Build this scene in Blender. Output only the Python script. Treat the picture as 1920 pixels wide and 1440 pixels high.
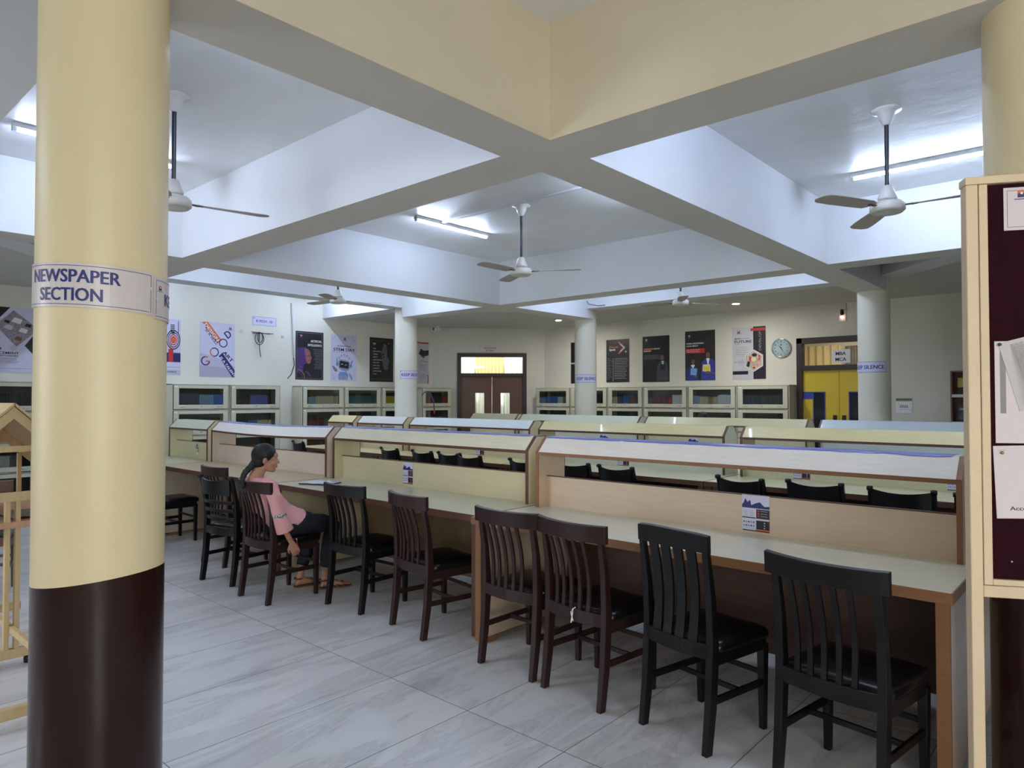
import bpy, bmesh, math, random
from mathutils import Vector, Matrix
random.seed(7)
for _o in list(bpy.data.objects): bpy.data.objects.remove(_o)
SC = bpy.context.scene
COL = SC.collection
PI = math.pi
R_ = math.radians

# ---------------------------------------------------------------- camera
cd = bpy.data.cameras.new('camera'); cam = bpy.data.objects.new('camera', cd); COL.objects.link(cam)
cd.sensor_fit = 'HORIZONTAL'; cd.sensor_width = 36; cd.lens = 36*1296/1920
cam.location = (0, 0, 1.55); cam.rotation_euler = (R_(90+1.24), 0, R_(41.83))
cd.clip_start = 0.05; cd.clip_end = 100
SC.camera = cam

# ---------------------------------------------------------------- world, exposure
W = bpy.data.worlds.new('world'); SC.world = W; W.use_nodes = True
W.node_tree.nodes['Background'].inputs[0].default_value = (0.75, 0.85, 1.0, 1)
W.node_tree.nodes['Background'].inputs[1].default_value = 1.0
SC.view_settings.view_transform = 'Standard'; SC.view_settings.look = 'None'
SC.view_settings.gamma = 1; SC.view_settings.use_curve_mapping = False
SC.view_settings.exposure = 1.68
TUBE_E = 32.0          # emission of the fluorescent tubes
TUBE_C = (0.73, 0.88, 1.17)

def area_light(name, loc, rot, sx, sy, power, color):
    l = bpy.data.lights.new(name, 'AREA'); l.shape = 'RECTANGLE'; l.size = sx; l.size_y = sy
    l.energy = power; l.color = color
    o = bpy.data.objects.new(name, l); COL.objects.link(o); o.location = loc; o.rotation_euler = rot
    return o
# daylight added through windows out of view, to light the foreground
area_light('daylight', (2.2, -3.2, 1.7), (R_(72), 0, R_(12)), 2.4, 1.5, 22, (1.0, 0.95, 0.9))
area_light('daylight', (4.35, -1.3, 1.7), (R_(80), 0, R_(75)), 2.0, 1.5, 52, (1.0, 0.95, 0.88))
area_light('daylight', (-6.0, -3.2, 1.7), (R_(75), 0, 0), 2.4, 1.5, 36, (0.95, 0.96, 1.0))

# ---------------------------------------------------------------- helpers
def s2l(c):
    c = c/255.0
    return c/12.92 if c <= 0.04045 else ((c+0.055)/1.055)**2.4
def rgb(r, g, b): return (s2l(r), s2l(g), s2l(b), 1)
MATS = {}
def mat(name, col, rough=0.6, metal=0.0, noise=0.0, nscale=8, bump=0.0, bscale=40, stretch=None, emit=0, coat=0, spec=0.5):
    if name in MATS: return MATS[name]
    m = bpy.data.materials.new(name); m.use_nodes = True; nt = m.node_tree
    b = nt.nodes['Principled BSDF']
    b.inputs['Base Color'].default_value = col; b.inputs['Roughness'].default_value = rough
    b.inputs['Metallic'].default_value = metal; b.inputs['Coat Weight'].default_value = coat
    b.inputs['Specular IOR Level'].default_value = spec
    if emit:
        b.inputs['Emission Color'].default_value = col; b.inputs['Emission Strength'].default_value = emit
    if noise or bump:
        tc = nt.nodes.new('ShaderNodeTexCoord'); mp = nt.nodes.new('ShaderNodeMapping')
        nt.links.new(tc.outputs['Object'], mp.inputs['Vector'])
        if stretch: mp.inputs['Scale'].default_value = stretch
    if noise:
        n = nt.nodes.new('ShaderNodeTexNoise'); n.inputs['Scale'].default_value = nscale; n.inputs['Detail'].default_value = 5
        nt.links.new(mp.outputs[0], n.inputs['Vector'])
        r = nt.nodes.new('ShaderNodeMapRange'); r.inputs[1].default_value = 0.3; r.inputs[2].default_value = 0.7
        r.inputs[3].default_value = 1-noise; r.inputs[4].default_value = 1+noise
        nt.links.new(n.outputs[0], r.inputs[0])
        mx = nt.nodes.new('ShaderNodeVectorMath'); mx.operation = 'SCALE'
        mx.inputs[0].default_value = col[:3]; nt.links.new(r.outputs[0], mx.inputs['Scale'])
        nt.links.new(mx.outputs[0], b.inputs['Base Color'])
    if bump:
        n2 = nt.nodes.new('ShaderNodeTexNoise'); n2.inputs['Scale'].default_value = bscale; n2.inputs['Detail'].default_value = 4
        nt.links.new(mp.outputs[0], n2.inputs['Vector'])
        bp = nt.nodes.new('ShaderNodeBump'); bp.inputs['Strength'].default_value = bump; bp.inputs['Distance'].default_value = 0.01
        nt.links.new(n2.outputs[0], bp.inputs['Height']); nt.links.new(bp.outputs[0], b.inputs['Normal'])
    MATS[name] = m
    return m

class MB:
    """collects shapes into one mesh"""
    def __init__(s): s.v = []; s.f = []; s.m = []; s.mi = 0; s.sm = []; s.smooth = False
    def add(s, vs, fs):
        o = len(s.v); s.v += [tuple(v) for v in vs]
        for f in fs: s.f.append([i+o for i in f]); s.m.append(s.mi); s.sm.append(s.smooth)
        return s
    def box(s, x0, x1, y0, y1, z0, z1):
        v = [(x, y, z) for z in (z0, z1) for y in (y0, y1) for x in (x0, x1)]
        return s.add(v, [(0,2,3,1), (4,5,7,6), (0,1,5,4), (2,6,7,3), (0,4,6,2), (1,3,7,5)])
    def cbox(s, c, d, M=None):
        v = [Vector((x*d[0]/2, y*d[1]/2, z*d[2]/2)) for z in (-1,1) for y in (-1,1) for x in (-1,1)]
        c = Vector(c); v = [(M @ p if M else p)+c for p in v]
        return s.add(v, [(0,2,3,1), (4,5,7,6), (0,1,5,4), (2,6,7,3), (0,4,6,2), (1,3,7,5)])
    def rings(s, rr, closed=True, caps=True):
        n = len(rr[0]); vs = [p for r in rr for p in r]; fs = []
        for i in range(len(rr)-1):
            for j in range(n if closed else n-1):
                k = (j+1) % n
                fs.append((i*n+j, i*n+k, (i+1)*n+k, (i+1)*n+j))
        if caps and closed:
            fs.append(tuple(range(n-1, -1, -1))); fs.append(tuple((len(rr)-1)*n+j for j in range(n)))
        return s.add(vs, fs)
    def zstack(s, pts):            # pts: (x,y,z,hx,hy) horizontal rectangles
        return s.rings([[(x-a, y-b, z), (x+a, y-b, z), (x+a, y+b, z), (x-a, y+b, z)] for x, y, z, a, b in pts])
    def xstack(s, pts):            # pts: (x,y,z0,z1,hy)
        return s.rings([[(x, y+b, z0), (x, y-b, z0), (x, y-b, z1), (x, y+b, z1)] for x, y, z0, z1, b in pts])
    def prism_x(s, poly, x0, x1):  # poly in (y,z)
        return s.rings([[(x, y, z) for y, z in poly] for x in (x0, x1)])
    def prism_z(s, poly, z0, z1):
        return s.rings([[(x, y, z) for x, y in poly] for z in (z0, z1)])
    def lathe(s, prof, c=(0,0,0), n=24, axis='z'):
        rr = []
        for r, z in prof:
            ring = []
            for i in range(n):
                a = 2*PI*i/n; p = (r*math.cos(a), r*math.sin(a), z)
                if axis == 'x': p = (p[2], p[0], p[1])
                if axis == 'y': p = (p[1], p[2], p[0])
                ring.append((p[0]+c[0], p[1]+c[1], p[2]+c[2]))
            rr.append(ring)
        return s.rings(rr)
    def tube(s, path, rad, n=10, flat=1.0, up=(0,0,1)):
        """round (or flattened) tube; rad a number, or list of numbers / (a,b) pairs"""
        P = [Vector(p) for p in path]; rr = []; u = Vector(up)
        for i, p in enumerate(P):
            t = (P[min(i+1, len(P)-1)]-P[max(i-1, 0)]).normalized()
            if abs(t.dot(u)) > 0.97: u = Vector((0,1,0)) if abs(t.y) < 0.9 else Vector((1,0,0))
            a = t.cross(u).normalized(); b = a.cross(t).normalized()
            r = rad[i] if isinstance(rad, (list, tuple)) else rad
            ra, rb = r if isinstance(r, (list, tuple)) else (r, r*flat)
            rr.append([p+a*ra*math.cos(2*PI*k/n)+b*rb*math.sin(2*PI*k/n) for k in range(n)])
        return s.rings(rr)
    def ball(s, c, r, n=16, m=10):
        if not isinstance(r, (list, tuple)): r = (r, r, r)
        rr = []
        for i in range(m+1):
            ph = -PI/2+PI*(0.02+0.96*i/m)
            rr.append([(c[0]+r[0]*math.cos(ph)*math.cos(2*PI*k/n), c[1]+r[1]*math.cos(ph)*math.sin(2*PI*k/n), c[2]+r[2]*math.sin(ph)) for k in range(n)])
        return s.rings(rr)
    def build(s, name, mats, parent=None, M=None, bevel=0, smooth=False):
        me = bpy.data.meshes.new(name); me.from_pydata(s.v, [], s.f)
        if not isinstance(mats, (list, tuple)): mats = [mats]
        for m in mats: me.materials.append(m)
        me.polygons.foreach_set('material_index', [min(i, len(mats)-1) for i in s.m])
        me.polygons.foreach_set('use_smooth', [bool(smooth or q) for q in s.sm])
        me.update()
        o = bpy.data.objects.new(name, me); COL.objects.link(o)
        if parent: o.parent = parent
        if M is not None: o.matrix_local = M
        if bevel:
            b = o.modifiers.new('bevel', 'BEVEL'); b.width = bevel; b.segments = 2; b.limit_method = 'ANGLE'
            b.harden_normals = False
        return o

def tag(o, label, cat, group=None):
    o['label'] = label; o['category'] = cat
    if group: o['group'] = group
    return o
def thing(name, label, cat, loc=(0,0,0), rz=0, group=None):
    o = bpy.data.objects.new(name, None); COL.objects.link(o); o.empty_display_size = 0.1
    o.location = loc; o.rotation_euler = (0, 0, rz)
    return tag(o, label, cat, group)
def struct(o): o['kind'] = 'structure'; return o
def kids(o): return [c for c in bpy.data.objects if c.parent == o]
def copy_tree(o, parent=None, memo=None):
    c = o.copy(); COL.objects.link(c)
    c.parent = parent
    if parent: c.matrix_local = o.matrix_local.copy()
    for ch in KID.get(o.name, []) : copy_tree(ch, c)
    return c
KID = {}
def index_kids(root):
    for c in kids(root):
        KID.setdefault(root.name, []).append(c); index_kids(c)
def place(o, loc, rz, label=None, group=None):
    o.location = loc; o.rotation_euler = (0, 0, rz)
    if label: o['label'] = label
    if group: o['group'] = group
    return o

# text -> flat mesh data
TXT = {}
def text_data(s):
    if s in TXT: return TXT[s]
    c = bpy.data.curves.new('t', 'FONT'); c.body = s; c.size = 1.0; c.resolution_u = 3; c.offset = 0.009
    o = bpy.data.objects.new('t', c); COL.objects.link(o)
    bpy.context.view_layer.update()
    me = bpy.data.meshes.new_from_object(o.evaluated_get(bpy.context.evaluated_depsgraph_get()))
    v = [(p.co.x, p.co.y) for p in me.vertices]; f = [tuple(p.vertices) for p in me.polygons]
    bpy.data.objects.remove(o); bpy.data.meshes.remove(me); bpy.data.curves.remove(c)
    xs = [p[0] for p in v]; ys = [p[1] for p in v]
    TXT[s] = (v, f, min(xs), max(xs), min(ys), max(ys)); return TXT[s]

class Flat:
    """a printed sheet: a thin card with flat printed shapes on it; x right, y up, z out"""
    def __init__(s, w, h, base, t=0.004, map=None):
        s.w = w; s.h = h; s.mats = [base]; s.mb = MB(); s.t = t; s.z = t+(0.0006 if map else 0); s.map = map
        if map is None: s.mb.box(0, w, 0, h, 0, t)
        else:
            n = max(8, int(w/0.02)); rr = []
            for i in range(n+1):
                x = w*i/n; rr.append([(x, 0, 0), (x, 0, t), (x, h, t), (x, h, 0)])
            s.mb.rings(rr)
    def idx(s, m):
        if m not in s.mats: s.mats.append(m)
        s.mb.mi = s.mats.index(m); s.z += 0.00006
    def poly(s, pts, m):
        s.idx(m)
        s.mb.add([(x, y, s.z) for x, y in pts], [tuple(range(len(pts)))])
        return s
    def rect(s, x0, y0, x1, y1, m):
        if s.map:
            n = max(1, int(abs(x1-x0)/0.02)); s.idx(m)
            for i in range(n):
                a = x0+(x1-x0)*i/n; b = x0+(x1-x0)*(i+1)/n
                s.mb.add([(a, y0, s.z), (b, y0, s.z), (b, y1, s.z), (a, y1, s.z)], [(0,1,2,3)])
            return s
        return s.poly([(x0,y0), (x1,y0), (x1,y1), (x0,y1)], m)
    def border(s, d, t, m):
        w, h = s.w, s.h
        s.rect(d, d, w-d, d+t, m); s.rect(d, h-d-t, w-d, h-d, m); s.rect(d, d, d+t, h-d, m); s.rect(w-d-t, d, w-d, h-d, m)
        return s
    def disc(s, x, y, r, m, ry=None, n=24, a0=0, a1=360):
        ry = ry or r; full = (a1-a0) >= 360
        p = [(x+r*math.cos(R_(a0+(a1-a0)*i/n)), y+ry*math.sin(R_(a0+(a1-a0)*i/n))) for i in range(n if full else n+1)]
        if not full: p.append((x, y))
        return s.poly(p, m)
    def ring(s, x, y, r, t, m, a0=0, a1=360, n=24):
        s.idx(m)
        for i in range(n):
            a = R_(a0+(a1-a0)*i/n); b = R_(a0+(a1-a0)*(i+1)/n); q = r-t
            s.mb.add([(x+q*math.cos(a), y+q*math.sin(a), s.z), (x+r*math.cos(a), y+r*math.sin(a), s.z),
                      (x+r*math.cos(b), y+r*math.sin(b), s.z), (x+q*math.cos(b), y+q*math.sin(b), s.z)], [(0,1,2,3)])
        return s
    def text(s, st, x, y, h, m, align='L', w=None, rot=0):
        """h cap height; w forces the width"""
        v, f, x0, x1, y0, y1 = text_data(st); k = h/0.72
        kx = w/(x1-x0) if w else k
        W_ = (x1-x0)*kx; ox = {'L': 0, 'C': -W_/2, 'R': -W_}[align]
        ca, sa = math.cos(R_(rot)), math.sin(R_(rot)); s.idx(m)
        for q, sh in enumerate((-0.028*h, 0, 0.028*h)):      # a heavier stroke
            pts = []
            for a, b in v:
                a = (a-x0)*kx+ox+sh; b = b*k
                pts.append((x+a*ca-b*sa, y+a*sa+b*ca, s.z+0.0002+q*0.00003))
            s.mb.add(pts, f)
        return s
    def lines(s, x0, x1, y, n, dy, t, m, ragged=0.25, align='L'):
        for i in range(n):
            r = random.uniform(0, ragged)*(x1-x0)
            if align == 'L': s.rect(x0, y-i*dy, x1-r, y-i*dy+t, m)
            else: s.rect(x0+r, y-i*dy, x1, y-i*dy+t, m)
        return s
    def emblem(s, x, y, k, m1, m2, m3):
        """the small badge printed on every sheet: orange sky, navy field with a white hill"""
        s.rect(x-k/2, y, x+k/2, y+k, m2)
        s.poly([(x-k/2, y+k*.45), (x, y+k*.75), (x+k/2, y+k*.45), (x+k/2, y+k), (x-k/2, y+k)], m1)
        s.disc(x, y+k*.58, k*.17, m3, n=12)
        s.rect(x-k*.9, y-k*.28, x+k*.9, y-k*.16, m2)
        return s
    def build(s, name, label, cat, M, group=None, parent=None):
        if s.map: s.mb.v = [s.map(*p) for p in s.mb.v]
        o = s.mb.build(name, s.mats, parent=parent)
        if M is not None: o.matrix_world = M
        if label: tag(o, label, cat, group)
        return o
def wall_frame(x, y, z, ux, uy):
    X = Vector((ux, uy, 0)).normalized(); Y = Vector((0, 0, 1)); Z = X.cross(Y)
    M = Matrix.Identity(4)
    for i in range(3): M[i][0] = X[i]; M[i][1] = Y[i]; M[i][2] = Z[i]
    M[0][3] = x; M[1][3] = y; M[2][3] = z
    return M

# ---------------------------------------------------------------- materials
m_wall = mat('wall_paint', rgb(232, 229, 216), 0.75, noise=0.025, nscale=1.5, bump=0.12, bscale=18)
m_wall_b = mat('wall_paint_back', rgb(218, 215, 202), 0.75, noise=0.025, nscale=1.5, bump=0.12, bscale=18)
m_beam = mat('white_distemper', rgb(214, 215, 217), 0.8, noise=0.02, nscale=2, bump=0.1, bscale=14)
m_ceil = mat('ceiling_plaster', rgb(234, 234, 234), 0.38, noise=0.03, nscale=2.5, bump=0.55, bscale=3.6, stretch=(1, 1.7, 1))
m_yel = mat('cream_yellow_paint', rgb(224, 212, 186), 0.55, noise=0.03, nscale=2, bump=0.1, bscale=10)
m_pillar_y = mat('cream_yellow_enamel', rgb(236, 219, 176), 0.42, noise=0.03, nscale=3, bump=0.05, bscale=12, stretch=(1,1,.3))
m_pillar_w = mat('cream_white_paint', rgb(226, 224, 208), 0.6, noise=0.02, nscale=3, bump=0.15, bscale=20)
m_maroon = mat('maroon_gloss_enamel', rgb(44, 23, 20), 0.2, noise=0.08, nscale=4, bump=0.12, bscale=14, stretch=(1,1,.35), spec=0.35)
m_black = mat('black', rgb(18, 18, 20), 0.5)
m_white = mat('white_print', rgb(235, 235, 238), 0.5)
m_lav = mat('lavender_print', rgb(214, 213, 236), 0.4)
m_navy = mat('navy_print', rgb(44, 42, 110), 0.45)
m_blue = mat('blue_print', rgb(48, 56, 128), 0.45)
m_orange = mat('orange_print', rgb(222, 110, 60), 0.45)
m_red = mat('red_print', rgb(200, 50, 52), 0.45)
m_ink = mat('ink_print', rgb(30, 28, 38), 0.45)
m_dark = mat('charcoal_print', rgb(38, 36, 44), 0.4)
m_grey = mat('grey_print', rgb(130, 130, 138), 0.5)
m_lgrey = mat('light_grey_print', rgb(196, 196, 206), 0.5)
m_skin_p = mat('portrait_skin_print', rgb(120, 82, 66), 0.5)
m_sky = mat('sky_blue_print', rgb(120, 165, 225), 0.45)
m_yelp = mat('yellow_print', rgb(226, 206, 60), 0.45)
m_purple = mat('purple_print', rgb(84, 56, 120), 0.45)
m_metal = mat('brushed_metal', rgb(170, 170, 170), 0.3, metal=0.9)
m_steel = mat('cream_steel_enamel', rgb(206, 204, 180), 0.42, noise=0.02, nscale=4)
m_case_in = mat('dark_case_interior', rgb(92, 92, 86), 0.6)
m_tube = mat('tube_glow', TUBE_C+(1,), 0.5, emit=TUBE_E)
m_batten = mat('white_batten', rgb(220, 222, 225), 0.5)
m_fanw = mat('fan_white_enamel', rgb(214, 210, 204), 0.35)
m_fanb = mat('fan_blade_enamel', rgb(168, 158, 150), 0.4)
m_rod = mat('dark_rod', rgb(34, 34, 44), 0.4)

def laminate(name, col, rough=0.38):
    return mat(name, col, rough, noise=0.045, nscale=5, stretch=(1.2, 14, 14), coat=0.15)
m_edge = mat('teak_edging', rgb(140, 96, 62), 0.45, noise=0.12, nscale=10, stretch=(2, 20, 20))
m_edge_d = mat('dark_walnut_edging', rgb(92, 58, 42), 0.45, noise=0.12, nscale=10, stretch=(2, 20, 20))
m_modesty = mat('dark_stained_plywood', rgb(80, 54, 44), 0.6, noise=0.15, nscale=4, stretch=(1, 1, 6))
m_tape = mat('blue_tape', rgb(112, 118, 190), 0.35)

def glass_mat():
    m = bpy.data.materials.new('clear_glass'); m.use_nodes = True; nt = m.node_tree
    for n in list(nt.nodes):
        if n.type != 'OUTPUT_MATERIAL': nt.nodes.remove(n)
    out = [n for n in nt.nodes if n.type == 'OUTPUT_MATERIAL'][0]
    t = nt.nodes.new('ShaderNodeBsdfTransparent'); g = nt.nodes.new('ShaderNodeBsdfGlossy'); g.inputs['Roughness'].default_value = 0.03
    t.inputs[0].default_value = (0.92, 0.94, 0.93, 1)
    f = nt.nodes.new('ShaderNodeFresnel'); f.inputs[0].default_value = 1.45
    mx = nt.nodes.new('ShaderNodeMixShader')
    nt.links.new(f.outputs[0], mx.inputs[0]); nt.links.new(t.outputs[0], mx.inputs[1]); nt.links.new(g.outputs[0], mx.inputs[2])
    nt.links.new(mx.outputs[0], out.inputs[0]); return m
m_glass = glass_mat()

def floor_mat():
    m = bpy.data.materials.new('marble_tile'); m.use_nodes = True; nt = m.node_tree; L = nt.links.new
    b = nt.nodes['Principled BSDF']; b.inputs['Roughness'].default_value = 0.3; b.inputs['Specular IOR Level'].default_value = 0.35
    g = nt.nodes.new('ShaderNodeNewGeometry'); sep = nt.nodes.new('ShaderNodeSeparateXYZ'); L(g.outputs['Position'], sep.inputs[0])
    def tri(out, off, size):          # distance to the nearest seam and the tile number
        a = nt.nodes.new('ShaderNodeMath'); a.operation = 'SUBTRACT'; L(out, a.inputs[0]); a.inputs[1].default_value = off
        d = nt.nodes.new('ShaderNodeMath'); d.operation = 'DIVIDE'; L(a.outputs[0], d.inputs[0]); d.inputs[1].default_value = size
        fl = nt.nodes.new('ShaderNodeMath'); fl.operation = 'FLOOR'; L(d.outputs[0], fl.inputs[0])
        fr = nt.nodes.new('ShaderNodeMath'); fr.operation = 'FRACT'; L(d.outputs[0], fr.inputs[0])
        i = nt.nodes.new('ShaderNodeMath'); i.operation = 'SUBTRACT'; i.inputs[0].default_value = 1; L(fr.outputs[0], i.inputs[1])
        mn = nt.nodes.new('ShaderNodeMath'); mn.operation = 'MINIMUM'; L(fr.outputs[0], mn.inputs[0]); L(i.outputs[0], mn.inputs[1])
        s = nt.nodes.new('ShaderNodeMath'); s.operation = 'MULTIPLY'; L(mn.outputs[0], s.inputs[0]); s.inputs[1].default_value = size
        return s.outputs[0], fl.outputs[0]
    dx, ix = tri(sep.outputs[0], -2.482, 0.604); dy, iy = tri(sep.outputs[1], 2.44, 1.21)
    mn = nt.nodes.new('ShaderNodeMath'); mn.operation = 'MINIMUM'; L(dx, mn.inputs[0]); L(dy, mn.inputs[1])
    seam = nt.nodes.new('ShaderNodeMapRange'); L(mn.outputs[0], seam.inputs[0]); seam.inputs[1].default_value = 0.0012; seam.inputs[2].default_value = 0.0028
    comb = nt.nodes.new('ShaderNodeCombineXYZ'); L(ix, comb.inputs[0]); L(iy, comb.inputs[1])
    wn = nt.nodes.new('ShaderNodeTexWhiteNoise'); L(comb.outputs[0], wn.inputs['Vector'])
    off = nt.nodes.new('ShaderNodeVectorMath'); off.operation = 'SCALE'; L(wn.outputs['Color'], off.inputs[0]); off.inputs['Scale'].default_value = 30
    mp = nt.nodes.new('ShaderNodeMapping'); L(g.outputs['Position'], mp.inputs[0]); mp.inputs['Rotation'].default_value = (0, 0, R_(-18)); mp.inputs['Scale'].default_value = (4.2, 0.8, 1)
    ad = nt.nodes.new('ShaderNodeVectorMath'); L(mp.outputs[0], ad.inputs[0]); L(off.outputs[0], ad.inputs[1])
    n1 = nt.nodes.new('ShaderNodeTexNoise'); L(ad.outputs[0], n1.inputs['Vector']); n1.inputs['Scale'].default_value = 1.3; n1.inputs['Detail'].default_value = 7; n1.inputs['Roughness'].default_value = 0.62; n1.inputs['Distortion'].default_value = 0.9
    cr = nt.nodes.new('ShaderNodeValToRGB'); L(n1.outputs[0], cr.inputs[0]); e = cr.color_ramp.elements
    e[0].position = 0.30; e[0].color = rgb(176, 176, 177); e[1].position = 0.56; e[1].color = rgb(219, 218, 218)
    e2 = cr.color_ramp.elements.new(0.41); e2.color = rgb(204, 203, 204)
    ng = nt.nodes.new('ShaderNodeMath'); ng.operation = 'ABSOLUTE'
    sb = nt.nodes.new('ShaderNodeMath'); sb.operation = 'SUBTRACT'; L(n1.outputs[0], sb.inputs[0]); sb.inputs[1].default_value = 0.47; L(sb.outputs[0], ng.inputs[0])
    vein = nt.nodes.new('ShaderNodeMapRange'); L(ng.outputs[0], vein.inputs[0]); vein.inputs[1].default_value = 0.0; vein.inputs[2].default_value = 0.022; vein.inputs[3].default_value = 0.84; vein.inputs[4].default_value = 1
    v1 = nt.nodes.new('ShaderNodeVectorMath'); v1.operation = 'SCALE'; L(cr.outputs[0], v1.inputs[0]); L(vein.outputs[0], v1.inputs['Scale'])
    tone = nt.nodes.new('ShaderNodeMapRange'); L(wn.outputs['Value'], tone.inputs[0]); tone.inputs[3].default_value = 0.95; tone.inputs[4].default_value = 1.04
    v2 = nt.nodes.new('ShaderNodeVectorMath'); v2.operation = 'SCALE'; L(v1.outputs[0], v2.inputs[0]); L(tone.outputs[0], v2.inputs['Scale'])
    mx = nt.nodes.new('ShaderNodeMix'); mx.data_type = 'RGBA'; L(seam.outputs[0], mx.inputs['Factor'])
    mx.inputs['A'].default_value = rgb(84, 82, 80); L(v2.outputs[0], mx.inputs['B'])
    L(mx.outputs['Result'], b.inputs['Base Color'])
    return m

# ================================================================ THE ROOM
ZB, ZC, ZP = 3.0, 3.66, 3.17        # beam underside, waffle ceiling, perimeter beam / aisle ceiling
XL, YB = -12.1, 12.6
struct(MB().box(-12.3, 4.2, -3.2, 14.8, -0.1, 0).build('floor', floor_mat()))

# main waffle beams; their bays meet at a crossing, so each direction is one run
m_soffit = mat('beam_underside_paint', rgb(212, 207, 198), 0.85, noise=0.02, nscale=2)  # greyer than the beam sides: own coat, with some shade put into the colour
def beam(x0, x1, y0, y1, z0, z1):
    mb = MB(); v = [(x, y, z) for z in (z0, z1) for y in (y0, y1) for x in (x0, x1)]
    mb.add(v, [(4,5,7,6), (0,1,5,4), (2,6,7,3), (0,4,6,2), (1,3,7,5)]); mb.mi = 1; mb.add(v, [(0,2,3,1)]); return mb
struct(beam(-2.785, -2.41, -3.0, 10.25, ZB, ZC).build('trim_1', [m_beam, m_soffit]))
struct(beam(-7.61, -7.24, -3.0, 10.3, ZB, ZC).build('trim_2', [m_beam, m_soffit]))
for k, (a, b) in enumerate([(-12.1, -7.61), (-7.24, -2.785), (-2.41, 4.1)]):
    struct(beam(a, b, 3.01, 3.395, ZB, ZC).build('trim_%d' % (3+k), [m_beam, m_soffit]))
for k, (a, b) in enumerate([(-9.6, -7.61), (-7.24, -2.785), (-2.41, 4.1)]):
    struct(beam(a, b, 7.80, 8.17, ZB, ZC).build('trim_%d' % (6+k), [m_beam, m_soffit]))
struct(MB().box(-12.1, -9.95, 7.80, 8.17, ZP, ZC).build('trim_9', [m_beam]))
# the cream-yellow faces of the bay nearest the camera (a coat of paint of its own)
struct(MB().box(-2.41, 4.1, 3.004, 3.01, ZB, ZC).build('trim_10', [m_yel]))
struct(MB().box(-2.41, -2.404, -3.0, 3.004, ZB, ZC).build('trim_11', [m_yel]))
# perimeter beams
def diag(name, a, b, w, z0, z1, m):
    a = Vector(a); b = Vector(b); d = (b-a).normalized(); n = Vector((-d.y, d.x))*w/2
    p = [a-n, b-n, b+n, a+n]
    return struct(MB().prism_z([(q.x, q.y) for q in p], z0, z1).build(name, [m]))
diag('trim_12', (-2.785, 10.3), (-7.24, 10.3), 0.38, ZP, ZC, m_beam)
diag('trim_13', (-9.78, 7.80), (-9.78, 3.395), 0.36, ZP, ZC, m_beam)
diag('trim_14', (-2.5, 10.3), (-0.1, 7.9), 0.38, ZP, ZC, m_beam)
diag('trim_15', (-7.61, 10.3), (-9.78, 8.13), 0.38, ZP, ZC, m_beam)
diag('trim_16', (-2.9, 0.80), (-7.24, 0.80), 0.38, ZP, ZC, m_beam)
diag('trim_17', (-7.61, 0.80), (-9.9, 3.1), 0.38, ZP, ZC, m_beam)
diag('trim_18', (-0.2, 7.8), (-0.2, 3.395), 0.38, ZP, ZC, m_beam)
# slabs: the waffle ceiling, and the lower aisle ceilings
struct(MB().box(-12.3, 4.2, -3.2, 14.8, ZC, ZC+0.12).build('ceiling', m_ceil))
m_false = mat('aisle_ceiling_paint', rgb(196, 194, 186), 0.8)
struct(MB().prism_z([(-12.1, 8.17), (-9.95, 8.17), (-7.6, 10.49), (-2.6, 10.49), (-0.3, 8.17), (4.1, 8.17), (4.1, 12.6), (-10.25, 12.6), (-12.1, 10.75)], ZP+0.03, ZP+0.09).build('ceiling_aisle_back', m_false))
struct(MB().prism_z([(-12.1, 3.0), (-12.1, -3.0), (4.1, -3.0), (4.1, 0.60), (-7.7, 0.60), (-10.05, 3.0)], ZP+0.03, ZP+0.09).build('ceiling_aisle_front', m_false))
# walls
DL0, DL1 = -4.44, -3.03          # yellow door in the back wall
DZ = 2.63
w = MB(); w.box(-10.25, DL0, YB, YB+0.15, 0, ZC); w.box(DL1, 4.2, YB, YB+0.15, 0, ZC); w.box(DL0, DL1, YB, YB+0.15, DZ, ZC)
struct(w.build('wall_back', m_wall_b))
struct(MB().box(XL-0.15, XL, -3.2, 10.75, 0, ZC).build('wall_left', m_wall))
w = MB(); w.box(4.1, 4.25, -3.2, -2.4, 0, ZC); w.box(4.1, 4.25, -0.2, 12.75, 0, ZC); w.box(4.1, 4.25, -2.4, -0.2, 0, 0.95); w.box(4.1, 4.25, -2.4, -0.2, 2.45, ZC)
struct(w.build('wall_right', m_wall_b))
f = MB()
for q in (-2.4, -1.33, -0.26): f.box(4.14, 4.2, q, q+0.06, 0.95, 2.45)
f.box(4.14, 4.2, -2.4, -0.2, 0.95, 1.01); f.box(4.14, 4.2, -2.4, -0.2, 2.39, 2.45)
wnd = struct(f.build('window_3', mat('window_frame_paint', rgb(206, 204, 180), 0.42)))  # unseen window added for foreground light, placed by the pillar's highlight
MB().box(4.16, 4.165, -2.4, -0.2, 0.95, 2.45).build('pane', m_glass, wnd)
wf = MB(); wf.box(-12.25, -7.2, -3.15, -3.0, 0, ZC); wf.box(-4.8, 1.0, -3.15, -3.0, 0, ZC); wf.box(3.4, 4.1, -3.15, -3.0, 0, ZC)
for a, b in ((-7.2, -4.8), (1.0, 3.4)): wf.box(a, b, -3.15, -3.0, 0, 0.95); wf.box(a, b, -3.15, -3.0, 2.45, ZC)
struct(wf.build('wall_front', m_wall_b))
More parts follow.
